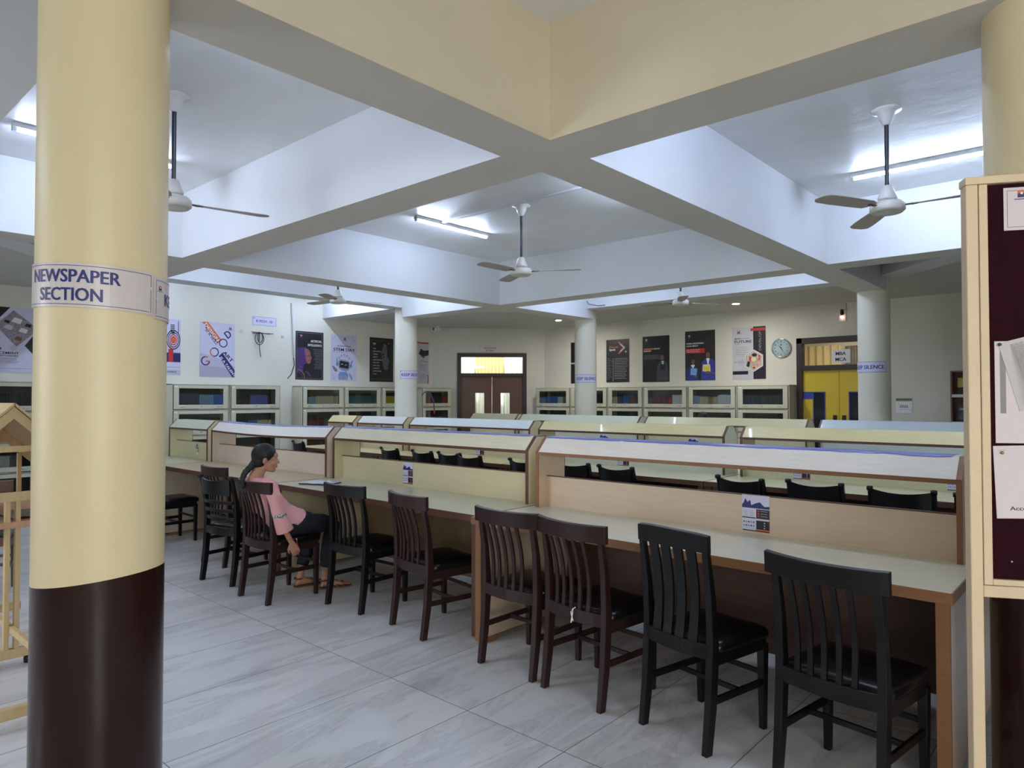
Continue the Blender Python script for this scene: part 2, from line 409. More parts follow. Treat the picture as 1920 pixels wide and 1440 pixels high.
for k, (a, b) in enumerate(((-7.2, -4.8), (1.0, 3.4))):
    f = MB()
    for q in (a, (a+b)/2-0.03, b-0.06): f.box(q, q+0.06, -3.1, -3.04, 0.95, 2.45)
    f.box(a, b, -3.1, -3.04, 0.95, 1.01); f.box(a, b, -3.1, -3.04, 2.39, 2.45)
    wnd = struct(f.build('window_%d' % (k+1), m_steel))  # windows out of view, added to let light onto the foreground
    MB().box(a, b, -3.075, -3.07, 0.95, 2.45).build('pane', m_glass, wnd)
# corner wall at 45 degrees with a door
CA = Vector((-12.1, 10.75)); CU = Vector((1, 1)).normalized()
CD0, CD1 = 0.57, 2.19            # door opening along the corner wall
CLEN = (Vector((-10.25, 12.6))-CA).length
def cw(u, n=0.0): p = CA+CU*u; return (p.x+n*CU.y, p.y-n*CU.x)
def cbox(mb, u0, u1, n0, n1, z0, z1):
    mb.prism_z([cw(u0, n1), cw(u1, n1), cw(u1, n0), cw(u0, n0)], z0, z1)
w = MB(); cbox(w, -0.1, CD0, -0.15, 0, 0, ZC); cbox(w, CD1, CLEN+0.1, -0.15, 0, 0, ZC); cbox(w, CD0, CD1, -0.15, 0, DZ, ZC)
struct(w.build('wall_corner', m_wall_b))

# ---------------------------------------------------------------- doors and the rooms behind them
m_frame = mat('dark_brown_frame', rgb(52, 34, 34), 0.35)
m_dwood = mat('walnut_veneer', rgb(104, 72, 58), 0.4, noise=0.14, nscale=6, stretch=(9, 9, 1))
m_ydoor = mat('mustard_yellow_paint', rgb(214, 184, 40), 0.4, noise=0.03, nscale=6)
m_bpaint = mat('blue_paint', rgb(34, 66, 160), 0.4)
m_dglass = mat('dark_tinted_glass', rgb(28, 34, 44), 0.06)
m_curt = mat('beige_curtain', rgb(214, 196, 150), 0.8)
m_curt_w = mat('pale_curtain', rgb(226, 226, 214), 0.8)
m_room = mat('far_room_paint', rgb(226, 222, 208), 0.8)

d1 = MB(); y0, y1 = YB-0.03, YB+0.12
d1.box(DL0, DL0+0.1, y0, y1, 0, DZ); d1.box(DL1-0.1, DL1, y0, y1, 0, DZ); d1.box(DL0, DL1, y0, y1, DZ-0.1, DZ); d1.box(DL0+.1, DL1-.1, y0, y1, 2.05, 2.14)
door1 = struct(d1.build('door_1', m_frame, bevel=0.004))
xm = (DL0+DL1)/2
for k, (a, b) in enumerate(((DL0+0.1, xm-0.004), (xm+0.004, DL1-0.1))):
    g0, g1 = (a+0.18, a+0.36) if k == 0 else (a+0.16, a+0.34)
    lf = MB(); lf.box(a, g0, YB+0.02, YB+0.06, 0, 2.05); lf.box(g1, b, YB+0.02, YB+0.06, 0, 2.05)
    lf.box(g0, g1, YB+0.02, YB+0.06, 1.66, 2.05); lf.box(g0, g1, YB+0.02, YB+0.06, 0, 0.3)
    leaf = lf.build('door_leaf', m_ydoor, door1)
    MB().box(g0, g1, YB+0.035, YB+0.045, 0.3, 1.66).build('glass_panel', m_dglass, leaf)
    bb = MB(); bb.box(g0-0.014, g0, YB+0.012, YB+0.02, 0.3, 1.675); bb.box(g1, g1+0.014, YB+0.012, YB+0.02, 0.3, 1.675); bb.box(g0-0.014, g1+0.014, YB+0.012, YB+0.02, 1.66, 1.675)
    if k == 0: bb.box(a, g0-0.014, YB+0.012, YB+0.02, 1.55, 1.675)
    bb.build('blue_border', m_bpaint, leaf)
    hx = b-0.07 if k == 0 else a+0.07
    h = MB(); h.box(hx-0.03, hx+0.03, YB+0.005, YB+0.02, 1.17, 1.27); h.tube([(hx-.02, YB-.03, 1.22), (hx+.02, YB-.03, 1.22)], .012); h.box(hx-.008, hx+.008, YB-.03, YB+.01, 1.212, 1.228)
    h.build('door_handle', m_black, leaf)
MB().box(DL0+.1, DL1-.1, YB+0.04, YB+0.046, 2.14, DZ-.1).build('transom_pane', m_glass, door1)
# far room behind the yellow door
w = MB(); w.box(-5.6, -1.9, 14.7, 14.8, 0, 3.1); w.box(-5.7, -5.6, 12.75, 14.8, 0, 3.1); w.box(-1.9, -1.8, 12.75, 14.8, 0, 3.1); w.box(-5.7, -1.8, 12.75, 14.8, 2.95, 3.05)
struct(w.build('wall_far_room', m_room))
def curtain(name, label, x0, x1, y, z0, z1, m, n=10, M=None):
    mb = MB(); rr = []
    N = n*6
    for i in range(N+1):
        x = x0+(x1-x0)*i/N; d = 0.035*math.sin(2*PI*i/6)
        rr.append([(x, y+d, z0), (x, y+d+0.006, z0), (x, y+d+0.006, z1), (x, y+d, z1)])
    mb.rings(rr); mb.smooth = True
    mb2 = mb.build(name, m, M=M); tag(mb2, label, 'curtain'); return mb2
curtain('curtain', 'beige curtain seen through the glass above the yellow door, at its left end', -5.1, -4.25, 14.55, 0.4, 2.62, m_curt, 6)
curtain('curtain', 'dark grey curtain seen through the glass above the yellow door, behind the paper notice', -4.2, -3.3, 14.58, 0.4, 2.6, mat('grey_curtain', rgb(120,112,100), .8), 8)
area_light('far_room_lamp', (-3.9, 13.7, 2.9), (0, 0, 0), 1.2, 0.3, 7, (1.0, 0.88, 0.70))  # unseen area light added to show the curtains
p = Flat(0.30, 0.235, m_white, 0.002); p.text('MBA', 0.15, 0.135, 0.06, m_ink, 'C'); p.text('MCA', 0.15, 0.035, 0.06, m_ink, 'C')
p.build('paper_notice', 'white paper reading MBA MCA taped inside the glass above the yellow door', 'notice', wall_frame(-3.86, YB+0.036, 2.17, 1, 0))

# corner door
d2 = MB(); 
cbox(d2, CD0, CD0+0.09, -0.12, 0.03, 0, DZ-0.01); cbox(d2, CD1-0.09, CD1, -0.12, 0.03, 0, DZ-0.01); cbox(d2, CD0+.09, CD1-.09, -0.12, 0.03, DZ-0.1, DZ-0.01); cbox(d2, CD0+.09, CD1-.09, -0.12, 0.03, 2.07, 2.15)
door2 = struct(d2.build('door_2', m_frame, bevel=0.004))
um = (CD0+CD1)/2
for k, (a, b) in enumerate(((CD0+0.09, um-0.005), (um+0.005, CD1-0.09))):
    g0, g1 = (a+0.33, a+0.54) if k == 0 else (a+0.20, a+0.41)
    lf = MB(); cbox(lf, a, g0, -0.06, -0.02, 0, 2.07); cbox(lf, g1, b, -0.06, -0.02, 0, 2.07); cbox(lf, g0, g1, -0.06, -0.02, 1.69, 2.07); cbox(lf, g0, g1, -0.06, -0.02, 0, 0.95)
    leaf = lf.build('door_leaf', m_dwood, door2)
    gp = MB(); cbox(gp, g0, g1, -0.045, -0.038, 0.95, 1.69); gp.build('vision_panel', m_glass, leaf)
    hx = b-0.08 if k == 0 else a+0.08
    hh = MB(); cbox(hh, hx-0.02, hx+0.02, -0.02, 0.0, 0.95, 1.15); hh.build('door_handle', m_metal, leaf)
tp = MB(); cbox(tp, CD0+.09, CD1-.09, -0.05, -0.044, 2.15, DZ-0.1); tp.build('transom_pane', m_glass, door2)
# bright curtained porch behind it
w = MB(); cbox(w, -0.6, 3.4, -1.9, -1.8, 0, 3.1); cbox(w, -0.6, -0.5, -1.8, -0.15, 0, 3.1); cbox(w, 3.3, 3.4, -1.8, -0.15, 0, 3.1); cbox(w, -0.6, 3.4, -1.9, -0.15, 3.0, 3.1); cbox(w, -0.6, 3.4, -1.9, -0.15, -0.05, 0)
struct(w.build('wall_porch', m_room))
def wave(u0, u1, n0, z0, z1, m, label, k=8):
    mb = MB(); rr = []; N = k*6
    for i in range(N+1):
        u = u0+(u1-u0)*i/N; d = 0.03*math.sin(2*PI*i/6); a = cw(u, n0+d); b = cw(u, n0+d+0.006)
        rr.append([(a[0], a[1], z0), (b[0], b[1], z0), (b[0], b[1], z1), (a[0], a[1], z1)])
    mb.rings(rr); mb.smooth = True
    return tag(mb.build('curtain', m), label, 'curtain')
wave(0.2, 0.98, -1.55, 0.3, 2.62, m_curt_w, 'pale curtain left of the beige one, seen through the glass above the brown double door')
wave(1.0, 1.72, -1.55, 2.02, 2.62, mat('yellow_curtain', rgb(226, 206, 150), 0.8), 'yellowish beige curtain seen through the glass above the brown double door')
wave(1.74, 2.7, -1.55, 0.3, 2.62, m_curt_w, 'pale curtain right of the beige one, seen through the glass above the brown double door')
wave(0.9, 1.8, -1.62, 0.3, 2.0, m_curt_w, 'lower pale curtain seen through the narrow panels of the brown double door')
rd = MB(); a = cw(0.1, -1.52); b = cw(2.9, -1.52); rd.tube([(a[0], a[1], 2.66), (b[0], b[1], 2.66)], 0.014)
tag(rd.build('curtain_rod', m_metal), 'metal rod carrying the curtains behind the brown double door', 'curtain rod')
c = cw(um, -0.9); area_light('porch_daylight', (c[0], c[1], 2.95), (0, 0, R_(45)), 2.6, 1.2, 22, (0.95, 0.98, 1.0))  # area light added inside the closed porch to brighten its curtains

# ---------------------------------------------------------------- pillars
def pillar(x, y, top, painted, m_up):
    h = 0.974 if painted else 0.0
    mb = MB(); mb.smooth = True; N = 56; r = 0.2
    def ring(rad, z, slope=0):
        return [(x+rad*math.cos(2*PI*i/N), y+rad*math.sin(2*PI*i/N), z+slope*math.cos(2*PI*i/N-SL)) for i in range(N)]
    SL = R_(33)
    mb.mi = 1; mb.rings([ring(r, 0), ring(r, 0.5), ring(r, 0.95, 0.022)], caps=False)
    mb.mi = 0; mb.rings([ring(r, 0.95, 0.022), ring(r, 1.5), ring(r, 2.2), ring(r, top)], caps=False)
    return struct(mb.build('trim_pillar', [m_up, m_maroon]))
PL = (-2.664, 0.840); PR = (-0.215, 3.22)
pillar(PL[0], PL[1], ZC, True, m_pillar_y)
pillar(PR[0], PR[1], ZC, True, m_pillar_y)
pillar(-2.59, 10.27, ZC, False, m_pillar_w)
pillar(-7.50, 10.42, ZC, False, m_pillar_w)
pillar(-9.76, 8.03, ZC, False, m_pillar_w)
pillar(-9.8, 3.2, ZC, False, m_pillar_w); pillar(-7.4, 0.8, ZC, False, m_pillar_w); pillar(-0.2, 8.0, ZC, False, m_pillar_w)

# ---------------------------------------------------------------- sign plates bent round the pillars
def pillar_map(P, ang0, z0, tilt=0.0, r=0.2):
    d = Vector((-P[0], -P[1])).normalized(); q = Vector((-d.y, d.x))    # q points to the right as seen from the camera side
    if q.dot(Vector((0.745, 0.667))) < 0: q = -q
    def f(x, y, z):
        a = R_(ang0)+x/r; rr = r+0.002+z
        p = Vector(P)+(d*math.cos(a)+q*math.sin(a))*rr
        return (p.x, p.y, z0+y+tilt*x)
    return f
m_plate = mat('sign_plate', rgb(226, 216, 216), 0.3)
s = Flat(0.50, 0.142, m_plate, 0.003, pillar_map(PL, -98, 1.853, -0.035))
s.border(0.008, 0.0018, m_blue)
s.text('NEWSPAPER', 0.100, 0.080, 0.042, m_blue, 'L', w=0.290)
s.text('SECTION', 0.140, 0.021, 0.042, m_blue, 'L', w=0.200)
for x, y in ((0.492, 0.09), (0.486, 0.012)): s.disc(x, y, 0.004, m_white, n=10)
s.build('section_sign', 'plate reading NEWSPAPER SECTION wrapped round the thick cream pillar in front', 'sign', None)
s = Flat(0.5, 0.142, m_plate, 0.003, pillar_map(PL, 47, 1.826, -0.02))
s.border(0.008, 0.0018, m_blue); s.emblem(0.03, 0.1, 0.016, m_orange, m_navy, m_white)
s.text('KEEP SILENCE', 0.060, 0.052, 0.042, m_blue, 'L', w=0.36); s.disc(0.012, 0.07, 0.004, m_white, n=10); s.disc(0.012, 0.014, 0.004, m_white, n=10)
s.build('silence_sign', 'plate reading KEEP SILENCE on the right flank of the thick cream pillar in front', 'sign', None)
for P, a, z, lab in (((-9.76, 8.03), -32, 1.905, 'KEEP SILENCE plate on the leftmost of the slim far pillars'),
                ((-7.50, 10.42), -64, 1.845, 'KEEP SILENCE plate on the middle slim pillar beside the security camera'),
                ((-2.59, 10.27), -93, 1.90, 'KEEP SILENCE plate on the far pillar in front of the yellow door')):
    s = Flat(0.48, 0.155, m_lav, 0.003, pillar_map(P, a, z))
    s.border(0.006, 0.004, m_blue); s.text('KEEP SILENCE', 0.035, 0.052, 0.052, m_blue, 'L', w=0.41); s.disc(0.02, 0.138, 0.008, m_orange, n=8)
    s.build('silence_sign', lab, 'sign', None)

# ---------------------------------------------------------------- tube lights
def tube_light(x, y, along, label, L=1.2, z=ZC, drop=0.05):
    t = thing('tube_light', label, 'tube light', (x, y, z), 0 if along == 'x' else PI/2, 'fluorescent tube lights on the ceiling')
    MB().box(-L/2, L/2, -0.027, 0.027, -0.036, 0).build('batten', m_batten, t)
    b = MB(); b.tube([(-L/2+0.03, 0, -drop), (L/2-0.03, 0, -drop)], 0.013, n=8); b.build('tube', m_tube, t)
    for e in (-1, 1): MB().cbox((e*(L/2-0.015), 0, -0.04), (0.03, 0.03, 0.045)).build('end_cap', m_batten, t)
    return t
lab = 'glowing tube light '
tube_light(-6.10, 5.75, 'y', lab+'of the middle bay, left of its fan')
tube_light(-3.74, 5.75, 'y', lab+'of the middle bay, close behind the beam right of its fan')
tube_light(-1.22, 6.93, 'x', lab+'of the right bay, behind its fan', L=1.42)
tube_light(-1.30, 4.00, 'x', lab+'of the right bay, in front of its fan', L=1.5)  # hidden lamp added opposite the visible tube
tube_light(-6.32, 1.95, 'y', lab+'of the left bay behind the thick pillar, the far one')
tube_light(-3.55, 1.95, 'y', lab+'of the left bay behind the thick pillar, the near one', L=0.6)  # hidden lamp added as a counterpart, kept short to dim it
tube_light(-3.7, 9.1, 'y', lab+'of the far bay, right of its fan')  # this and the next three are hidden lamps added for the far bays
tube_light(-6.3, 9.1, 'y', lab+'of the far bay, left of its fan')
tube_light(-8.6, 7.0, 'x', lab+'of the far left bay, behind its fan')
tube_light(-8.6, 4.2, 'x', lab+'of the far left bay, in front of its fan')
tube_light(-10.9, 7.35, 'x', lab+'over the left aisle, beside the far beam', L=1.5)
tube_light(-10.9, 3.9, 'x', lab+'over the left aisle, near its front beam', L=1.5)  # hidden lamp added to even out the light on the wall
# unseen lamps added in the aisle behind the camera
tube_light(1.8, -1.6, 'y', 'glowing tube light on the low aisle ceiling behind the entrance', z=ZP+0.03)
tube_light(-5.0, -1.2, 'x', 'glowing tube light on the low aisle ceiling behind the newspaper stands', z=ZP+0.03)
def downlight(x, y, label):
    t = thing('downlight', label, 'ceiling light', (x, y, ZP+0.03), 0, 'round downlights in the aisle ceiling')
    mb = MB(); mb.lathe([(0.075, 0), (0.075, -0.008), (0.058, -0.01), (0.058, 0)], n=20); mb.build('rim', m_batten, t)
    mb = MB(); mb.lathe([(0.056, -0.002), (0.056, -0.007), (0.001, -0.008)], n=20); mb.build('lens', mat('downlight_glow', (1, 0.97, 0.9, 1), 0.5, emit=230), t)
    return t
downlight(-5.06, 11.45, 'round lit downlight in the aisle ceiling above the posters with two portraits')
downlight(-8.90, 11.40, 'round lit downlight in the aisle ceiling left of the middle slim pillar')

# ---------------------------------------------------------------- ceiling fans
def fan(x, y, a0, z_hub, label, L=0.60):
    t = thing('ceiling_fan', label, 'ceiling fan', (x, y, ZC), a0, 'ceiling fans hanging in the bays')
    H = ZC-z_hub
    mb = MB(); mb.smooth = True; mb.lathe([(0.10, 0), (0.10, -0.012), (0.062, -0.02), (0.05, -0.06), (0.028, -0.11), (0.02, -0.115)], n=28); mb.build('canopy', m_fanw, t)
    MB().tube([(0, 0, -0.1), (0, 0, -H+0.16)], 0.015, n=10).build('down_rod', m_rod, t)
    mb = MB(); mb.smooth = True; mb.lathe([(0.018, -H+0.18), (0.035, -H+0.17), (0.066, -H+0.085), (0.06, -H+0.07), (0.03, -H+0.068)], n=28); mb.build('lower_canopy', m_fanw, t)
    mb = MB(); mb.smooth = True; mb.lathe([(0.04, -H+0.068), (0.10, -H+0.055), (0.118, -H+0.035), (0.118, -H-0.005), (0.1, -H-0.022), (0.092, -H-0.016), (0.06, -H-0.028), (0.001, -H-0.03)], n=32); mb.build('motor', m_fanw, t)
    for k in range(3):
        a = 2*PI*k/3
        mb = MB(); rr = []
        for i, (u, wd, tw) in enumerate([(0.15, 0.042, 0.06), (0.19, 0.058, 0.18), (0.34, 0.066, 0.16), (0.5, 0.072, 0.13), (L, 0.070, 0.11), (L+0.03, 0.055, 0.10), (L+0.05, 0.03, 0.1)]):
            r2 = []
            for q, zz in ((-1, -0.002), (1, -0.002), (1, 0.002), (-1, 0.002)):
                dy = q*wd; dz = q*wd*math.tan(tw)+zz
                r2.append((u*math.cos(a)-dy*math.sin(a), u*math.sin(a)+dy*math.cos(a), -H+0.02+dz))
            rr.append(r2)
        mb.rings(rr); bl = mb.build('blade', m_fanb, t, smooth=False)
        mb = MB(); mb.cbox((0.145*math.cos(a), 0.145*math.sin(a), -H+0.02), (0.1, 0.03, 0.006), Matrix.Rotation(a, 3, 'Z')); mb.build('blade_bracket', m_rod, bl)
    return t
yw = R_(41.83)
fan(-4.93, 5.66, R_(30), 2.915, 'white ceiling fan in the middle bay, between the two tube lights')
fan(-1.30, 5.55, R_(123), 2.925, 'white ceiling fan of the right bay, beside the long tube light')
fan(-4.93, 1.985, R_(78), 2.895, 'white ceiling fan mostly hidden behind the thick cream pillar')
fan(-8.60, 5.80, yw+R_(25), 2.965, 'white ceiling fan far left, in front of the poster wall')
fan(-4.93, 9.24, yw+R_(20), 2.955, 'white ceiling fan of the far bay, in front of the dark posters')

# conduits
c = MB(); c.box(-6.07, -3.77, 5.52, 5.55, ZC-0.022, ZC)
tag(c.build('ceiling_conduit', m_batten), 'thin white cable conduit running across the middle bay past the fan', 'conduit')

# ================================================================ DESKS
LT = 0.80
def desk(x0, x1, yc, col_hood, col_table, col_panel, label, edge=m_edge_d, tape=False, hood_in=0.055, dep=0.73, rz=0.0, flyers=(), modesty=m_modesty, sag=0.0):
    Wd = x1-x0; hw = Wd/2
    t = thing('study_desk', label, 'desk', ((x0+x1)/2, yc, 0), rz, 'double-sided study desks with hoods')
    g = 0.004
    top = MB().box(-hw+0.006, hw-0.006, -dep+0.006, dep-0.006, LT-0.004, LT).build('desktop', col_table, t)
    e = MB(); e.box(-hw, hw, -dep, dep, LT-0.045, LT-0.004); e.box(-hw, hw, -dep, -dep+0.006, LT-0.006, LT); e.box(-hw, hw, dep-0.006, dep, LT-0.006, LT)
    e.box(-hw, -hw+0.006, -dep, dep, LT-0.006, LT); e.box(hw-0.006, hw, -dep, dep, LT-0.006, LT)
    e.build('edge_band', edge, top, bevel=0.0015)
    for s in (-1, 1):
        xo = s*(hw-0.04)
        p = MB().box(xo-0.02, xo+0.02, -dep+0.05, dep-0.05, 0.03, LT-0.045).build('end_panel', col_panel, t)
        MB().box(xo-0.024, xo+0.024, -dep+0.025, -dep+0.050, 0.012, LT-0.045).build('edge_band', edge, p)
        MB().box(xo-0.024, xo+0.024, dep-0.050, dep-0.025, 0.012, LT-0.045).build('edge_band', edge, p)
        MB().box(xo-0.045, xo+0.038, -dep+0.10, -dep+0.18, 0, 0.03).build('foot_block', m_edge, t)
        MB().box(xo-0.045, xo+0.038, dep-0.18, dep-0.10, 0, 0.03).build('foot_block', m_edge, t)
    MB().box(-hw+0.06, hw-0.06, 0.20, 0.218, 0.06, LT-0.045).build('modesty_panel', modesty, t)
    # the raised screen and hood
    hh = hw-hood_in; z1, zr = 1.183, 1.282
    prof = [(-0.15, LT), (0.15, LT), (0.15, z1), (0.055, zr), (-0.055, zr), (-0.15, z1)]
    pin = [(-0.144, LT), (0.144, LT), (0.144, z1-0.002), (0.052, zr-0.005), (-0.052, zr-0.005), (-0.144, z1-0.002)]
    for s in (-1, 1):
        xo = s*(hh-0.012)
        p = MB().prism_x(pin, xo-0.0115, xo+0.0115).build('hood_end', col_panel, t)
        b = MB()
        for i in range(1, 6):                        # edging strip round the end panel
            (ya, za), (yb, zb) = prof[i], prof[(i+1) % 6]; (yc_, zc_), (yd, zd) = pin[i], pin[(i+1) % 6]
            b.rings([[(xo-0.012, ya, za), (xo+0.012, ya, za), (xo+0.012, yc_, zc_), (xo-0.012, yc_, zc_)], [(xo-0.012, yb, zb), (xo+0.012, yb, zb), (xo+0.012, yd, zd), (xo-0.012, yd, zd)]])
        b.build('edge_band', edge, p)
    n = 14
    def sg(x): return -sag*(1-(x/hh)**2)
    def strip(name, a, b_, th, m, par, x_in=0.024, w0=None):
        """board running along x between two profile points, sagging a little in the middle"""
        mb = MB(); rr = []; d = (Vector(b_)-Vector(a)).normalized(); nn = Vector((-d.y, d.x))*th
        for i in range(n+1):
            x = -hh+x_in+(2*hh-2*x_in)*i/n; q = sg(x)
            rr.append([(x, a[0], a[1]+q), (x, b_[0], b_[1]+q), (x, b_[0]+nn.x, b_[1]+nn.y+q), (x, a[0]+nn.x, a[1]+nn.y+q)])
        mb.rings(rr); return mb.build(name, m, par)
    hf = strip('hood_front', (-0.150, z1), (-0.055, zr), -0.016, col_hood, t)
    strip('edge_band', (-0.1505, z1-0.022), (-0.1505, z1-0.0005), -0.02, edge, hf)
    hb = strip('hood_back', (0.055, zr), (0.150, z1), -0.016, col_hood, t)
    strip('hood_top', (-0.053, zr-0.001), (0.053, zr-0.001), -0.014, col_hood, t)
    if tape:
        mb = MB(); rr = []; random.seed(3)
        for i in range(41):
            x = -hh+0.03+(2*hh-0.08)*i/40; q = sg(x)+0.0012; j = random.uniform(-0.003, 0.003)
            rr.append([(x, -0.062+j, zr-0.006+q), (x, -0.054, zr+0.001+q), (x, 0.05+j, zr+0.003+q), (x, 0.05+j, zr+0.001+q), (x, -0.054, zr-0.001+q), (x, -0.060+j, zr-0.008+q)])
        mb.rings(rr); mb.build('blue_tape', m_tape, t)
    scr = MB().box(-hh+0.024, hh-0.024, -0.06, -0.042, LT, 1.008).build('screen', col_panel, t)
    MB().box(-hh+0.024, hh-0.024, -0.0605, -0.0415, 1.008, 1.014).build('edge_band', m_edge_d, scr)
    return t
cA = laminate('laminate_pink_beige', rgb(214, 190, 164)); cAh = laminate('laminate_pale_pink', rgb(236, 227, 214))
cB = laminate('laminate_cream', rgb(216, 204, 166)); cBh = laminate('laminate_cream_hood', rgb(228, 220, 190))
cC = laminate('laminate_rose_white', rgb(216, 200, 184)); cCh = laminate('laminate_white', rgb(236, 231, 222))
cD = laminate('laminate_green_cream', rgb(214, 208, 170)); cT = laminate('laminate_table', rgb(206, 204, 178), 0.3)
cY = laminate('laminate_yellow', rgb(222, 208, 154)); cBl = laminate('laminate_pale_blue', rgb(206, 214, 206)); cG = laminate('laminate_pale_green', rgb(218, 218, 196))
cT2 = laminate('laminate_table_green', rgb(216, 211, 188), 0.3); cT3 = laminate('laminate_table_tan', rgb(206, 186, 148), 0.3)
desk(-3.145, -0.520, 3.85, cAh, cT2, cA, 'long pinkish-cream study desk nearest the notice board, blue tape along its ridge', edge=m_edge, tape=True)
desk(-5.690, -3.150, 3.90, cBh, cT, cB, 'long cream study desk with the girl in pink at its left end', edge=m_edge_d, tape=True, modesty=mat('stained_plywood_olive', rgb(136,110,78),.6, noise=.15, nscale=4))
desk(-8.240, -5.700, 3.91, cCh, cT3, cC, 'white-hooded study desk with a sagging hood, left of the seated girl', edge=m_edge_d, tape=True, sag=0.02, modesty=mat('stained_plywood_tan', rgb(136,104,70),.6, noise=.15, nscale=4))
desk(-9.480, -8.250, 3.92, laminate('laminate_hood_green', rgb(206, 208, 184)), cT, cD, 'short greenish-cream study desk at the left end of the front row', modesty=mat('stained_plywood_tan', rgb(136,104,70),.6))
desk(-2.910, -0.40, 6.60, cY, cD, cD, 'yellow-hooded study desk in the middle row, right of the gap', edge=m_edge_d, hood_in=0.09)
desk(-5.410, -2.915, 6.60, cY, cD, cG, 'yellow-hooded study desk in the middle row, left of the gap', edge=m_edge_d, hood_in=0.06)
desk(-7.840, -5.415, 6.60, laminate('laminate_ice_white', rgb(222, 230, 228)), cY, cB, 'ice-white hooded study desk in the middle row', edge=m_edge_d, hood_in=0.065)
desk(-9.080, -7.845, 6.60, laminate('laminate_milk_white', rgb(226, 226, 218)), cY, cB, 'short milk-white hooded study desk in the middle row', hood_in=0.05)
desk(-9.90, -9.085, 6.60, cY, cY, cB, 'shortest yellow study desk at the far left end of the middle row', hood_in=0.05)
desk(-3.025, -0.55, 9.27, laminate('laminate_blue_hood', rgb(204, 214, 216)), cD, cBl, 'pale blue hooded study desk in the back row', hood_in=0.07)
desk(-5.550, -3.035, 9.27, laminate('laminate_straw', rgb(214, 206, 156)), cD, cD, 'straw-coloured hooded study desk in the back row, a reader behind it', hood_in=0.06)
desk(-8.045, -5.56, 9.27, laminate('laminate_pale_lime', rgb(216, 218, 190)), cD, cG, 'pale greenish hooded study desk in the back row', hood_in=0.03)
desk(-9.27, -8.055, 9.27, laminate('laminate_olive_cream', rgb(190, 186, 148)), cD, cD, 'short olive-cream study desk at the left end of the back row', hood_in=0.03)

# ================================================================ CHAIRS
m_wenge = mat('dark_brown_wood', rgb(44, 25, 24), 0.36, noise=0.12, nscale=6, stretch=(8, 8, 1), spec=0.35)
m_blk = mat('black_lacquered_wood', rgb(13, 12, 14), 0.33, noise=0.1, nscale=6, spec=0.35)
m_leather = mat('black_leatherette', rgb(13, 12, 15), 0.3, bump=0.1, bscale=60, spec=0.4)
def bow(x, k=0.045, w=0.24): return -k*(1-(x/w)**2)          # plan curve: the middle sits further back
def cushion(mb, hx, y0, y1, z0, z1, r=0.03):
    rr = []; yc = (y0+y1)/2; hy = (y1-y0)/2
    for z, k, c in ((z0, 0.985, 0.03), (z0+0.012, 1.0, 0.035), (z1-0.02, 1.0, 0.035), (z1-0.006, 0.965, 0.04), (z1, 0.90, 0.05), (z1+0.006, 0.6, 0.08)):
        ring = []
        for sx, sy in ((1, 1), (-1, 1), (-1, -1), (1, -1)):
            a0 = {(1,1): 0, (-1,1): 90, (-1,-1): 180, (1,-1): 270}[(sx, sy)]
            for q in (0, 30, 60, 90):
                a = R_(a0+q); ring.append((sx*(hx*k-c)+c*math.cos(a), yc+sy*(hy*k-c)+c*math.sin(a), z))
        rr.append(ring)
    mb.smooth = True; mb.rings(rr); mb.smooth = False
def chair_base(t, m, back_h, y_top=-0.035, hx=0.20, slim=0.018):
    for s in (-1, 1):
        pts = [(s*hx, -0.035, 0, slim-0.003, 0.02), (s*hx, -0.008, 0.2, slim, 0.022), (s*hx, 0.008, 0.42, slim, 0.024), (s*hx, 0.008, 0.5, slim, 0.022), (s*hx, -0.004, 0.68, slim-0.001, 0.017), (s*hx, y_top, back_h, slim-0.003, 0.013)]
        MB().zstack(pts).build('leg', m, t, bevel=0.003)
    for s in (-1, 1):
        MB().zstack([(s*(hx-0.005), 0.385, 0, 0.014, 0.014), (s*(hx-0.005), 0.385, 0.2, 0.017, 0.017), (s*(hx-0.005), 0.385, 0.40, 0.02, 0.02)]).build('leg', m, t, bevel=0.003)
    f = MB(); f.box(-hx+.014, hx-.014, 0.385, 0.407, 0.375, 0.43)
    for s in (-1, 1): f.box(s*hx-0.011, s*hx+0.011, 0.02, 0.39, 0.375, 0.43)
    f.xstack([(x, 0.0+bow(x, 0.03, 0.2), 0.405, 0.47, 0.011) for x in [-0.19+0.38*i/8 for i in range(9)]])
    f.build('seat_frame', m, t, bevel=0.002)
    c = MB(); cushion(c, hx+0.018, 0.028, 0.425, 0.428, 0.475); c.build('seat', m_leather, t)
    s_ = MB()
    for s in (-1, 1): s_.box(s*(hx-0.003)-0.007, s*(hx-0.003)+0.007, 0.0, 0.385, 0.205, 0.235)
    s_.box(-hx+.01, hx-.01, 0.2, 0.214, 0.21, 0.232); s_.box(-hx+.01, hx-.01, 0.378, 0.39, 0.25, 0.272)
    s_.build('stretcher', m, t)
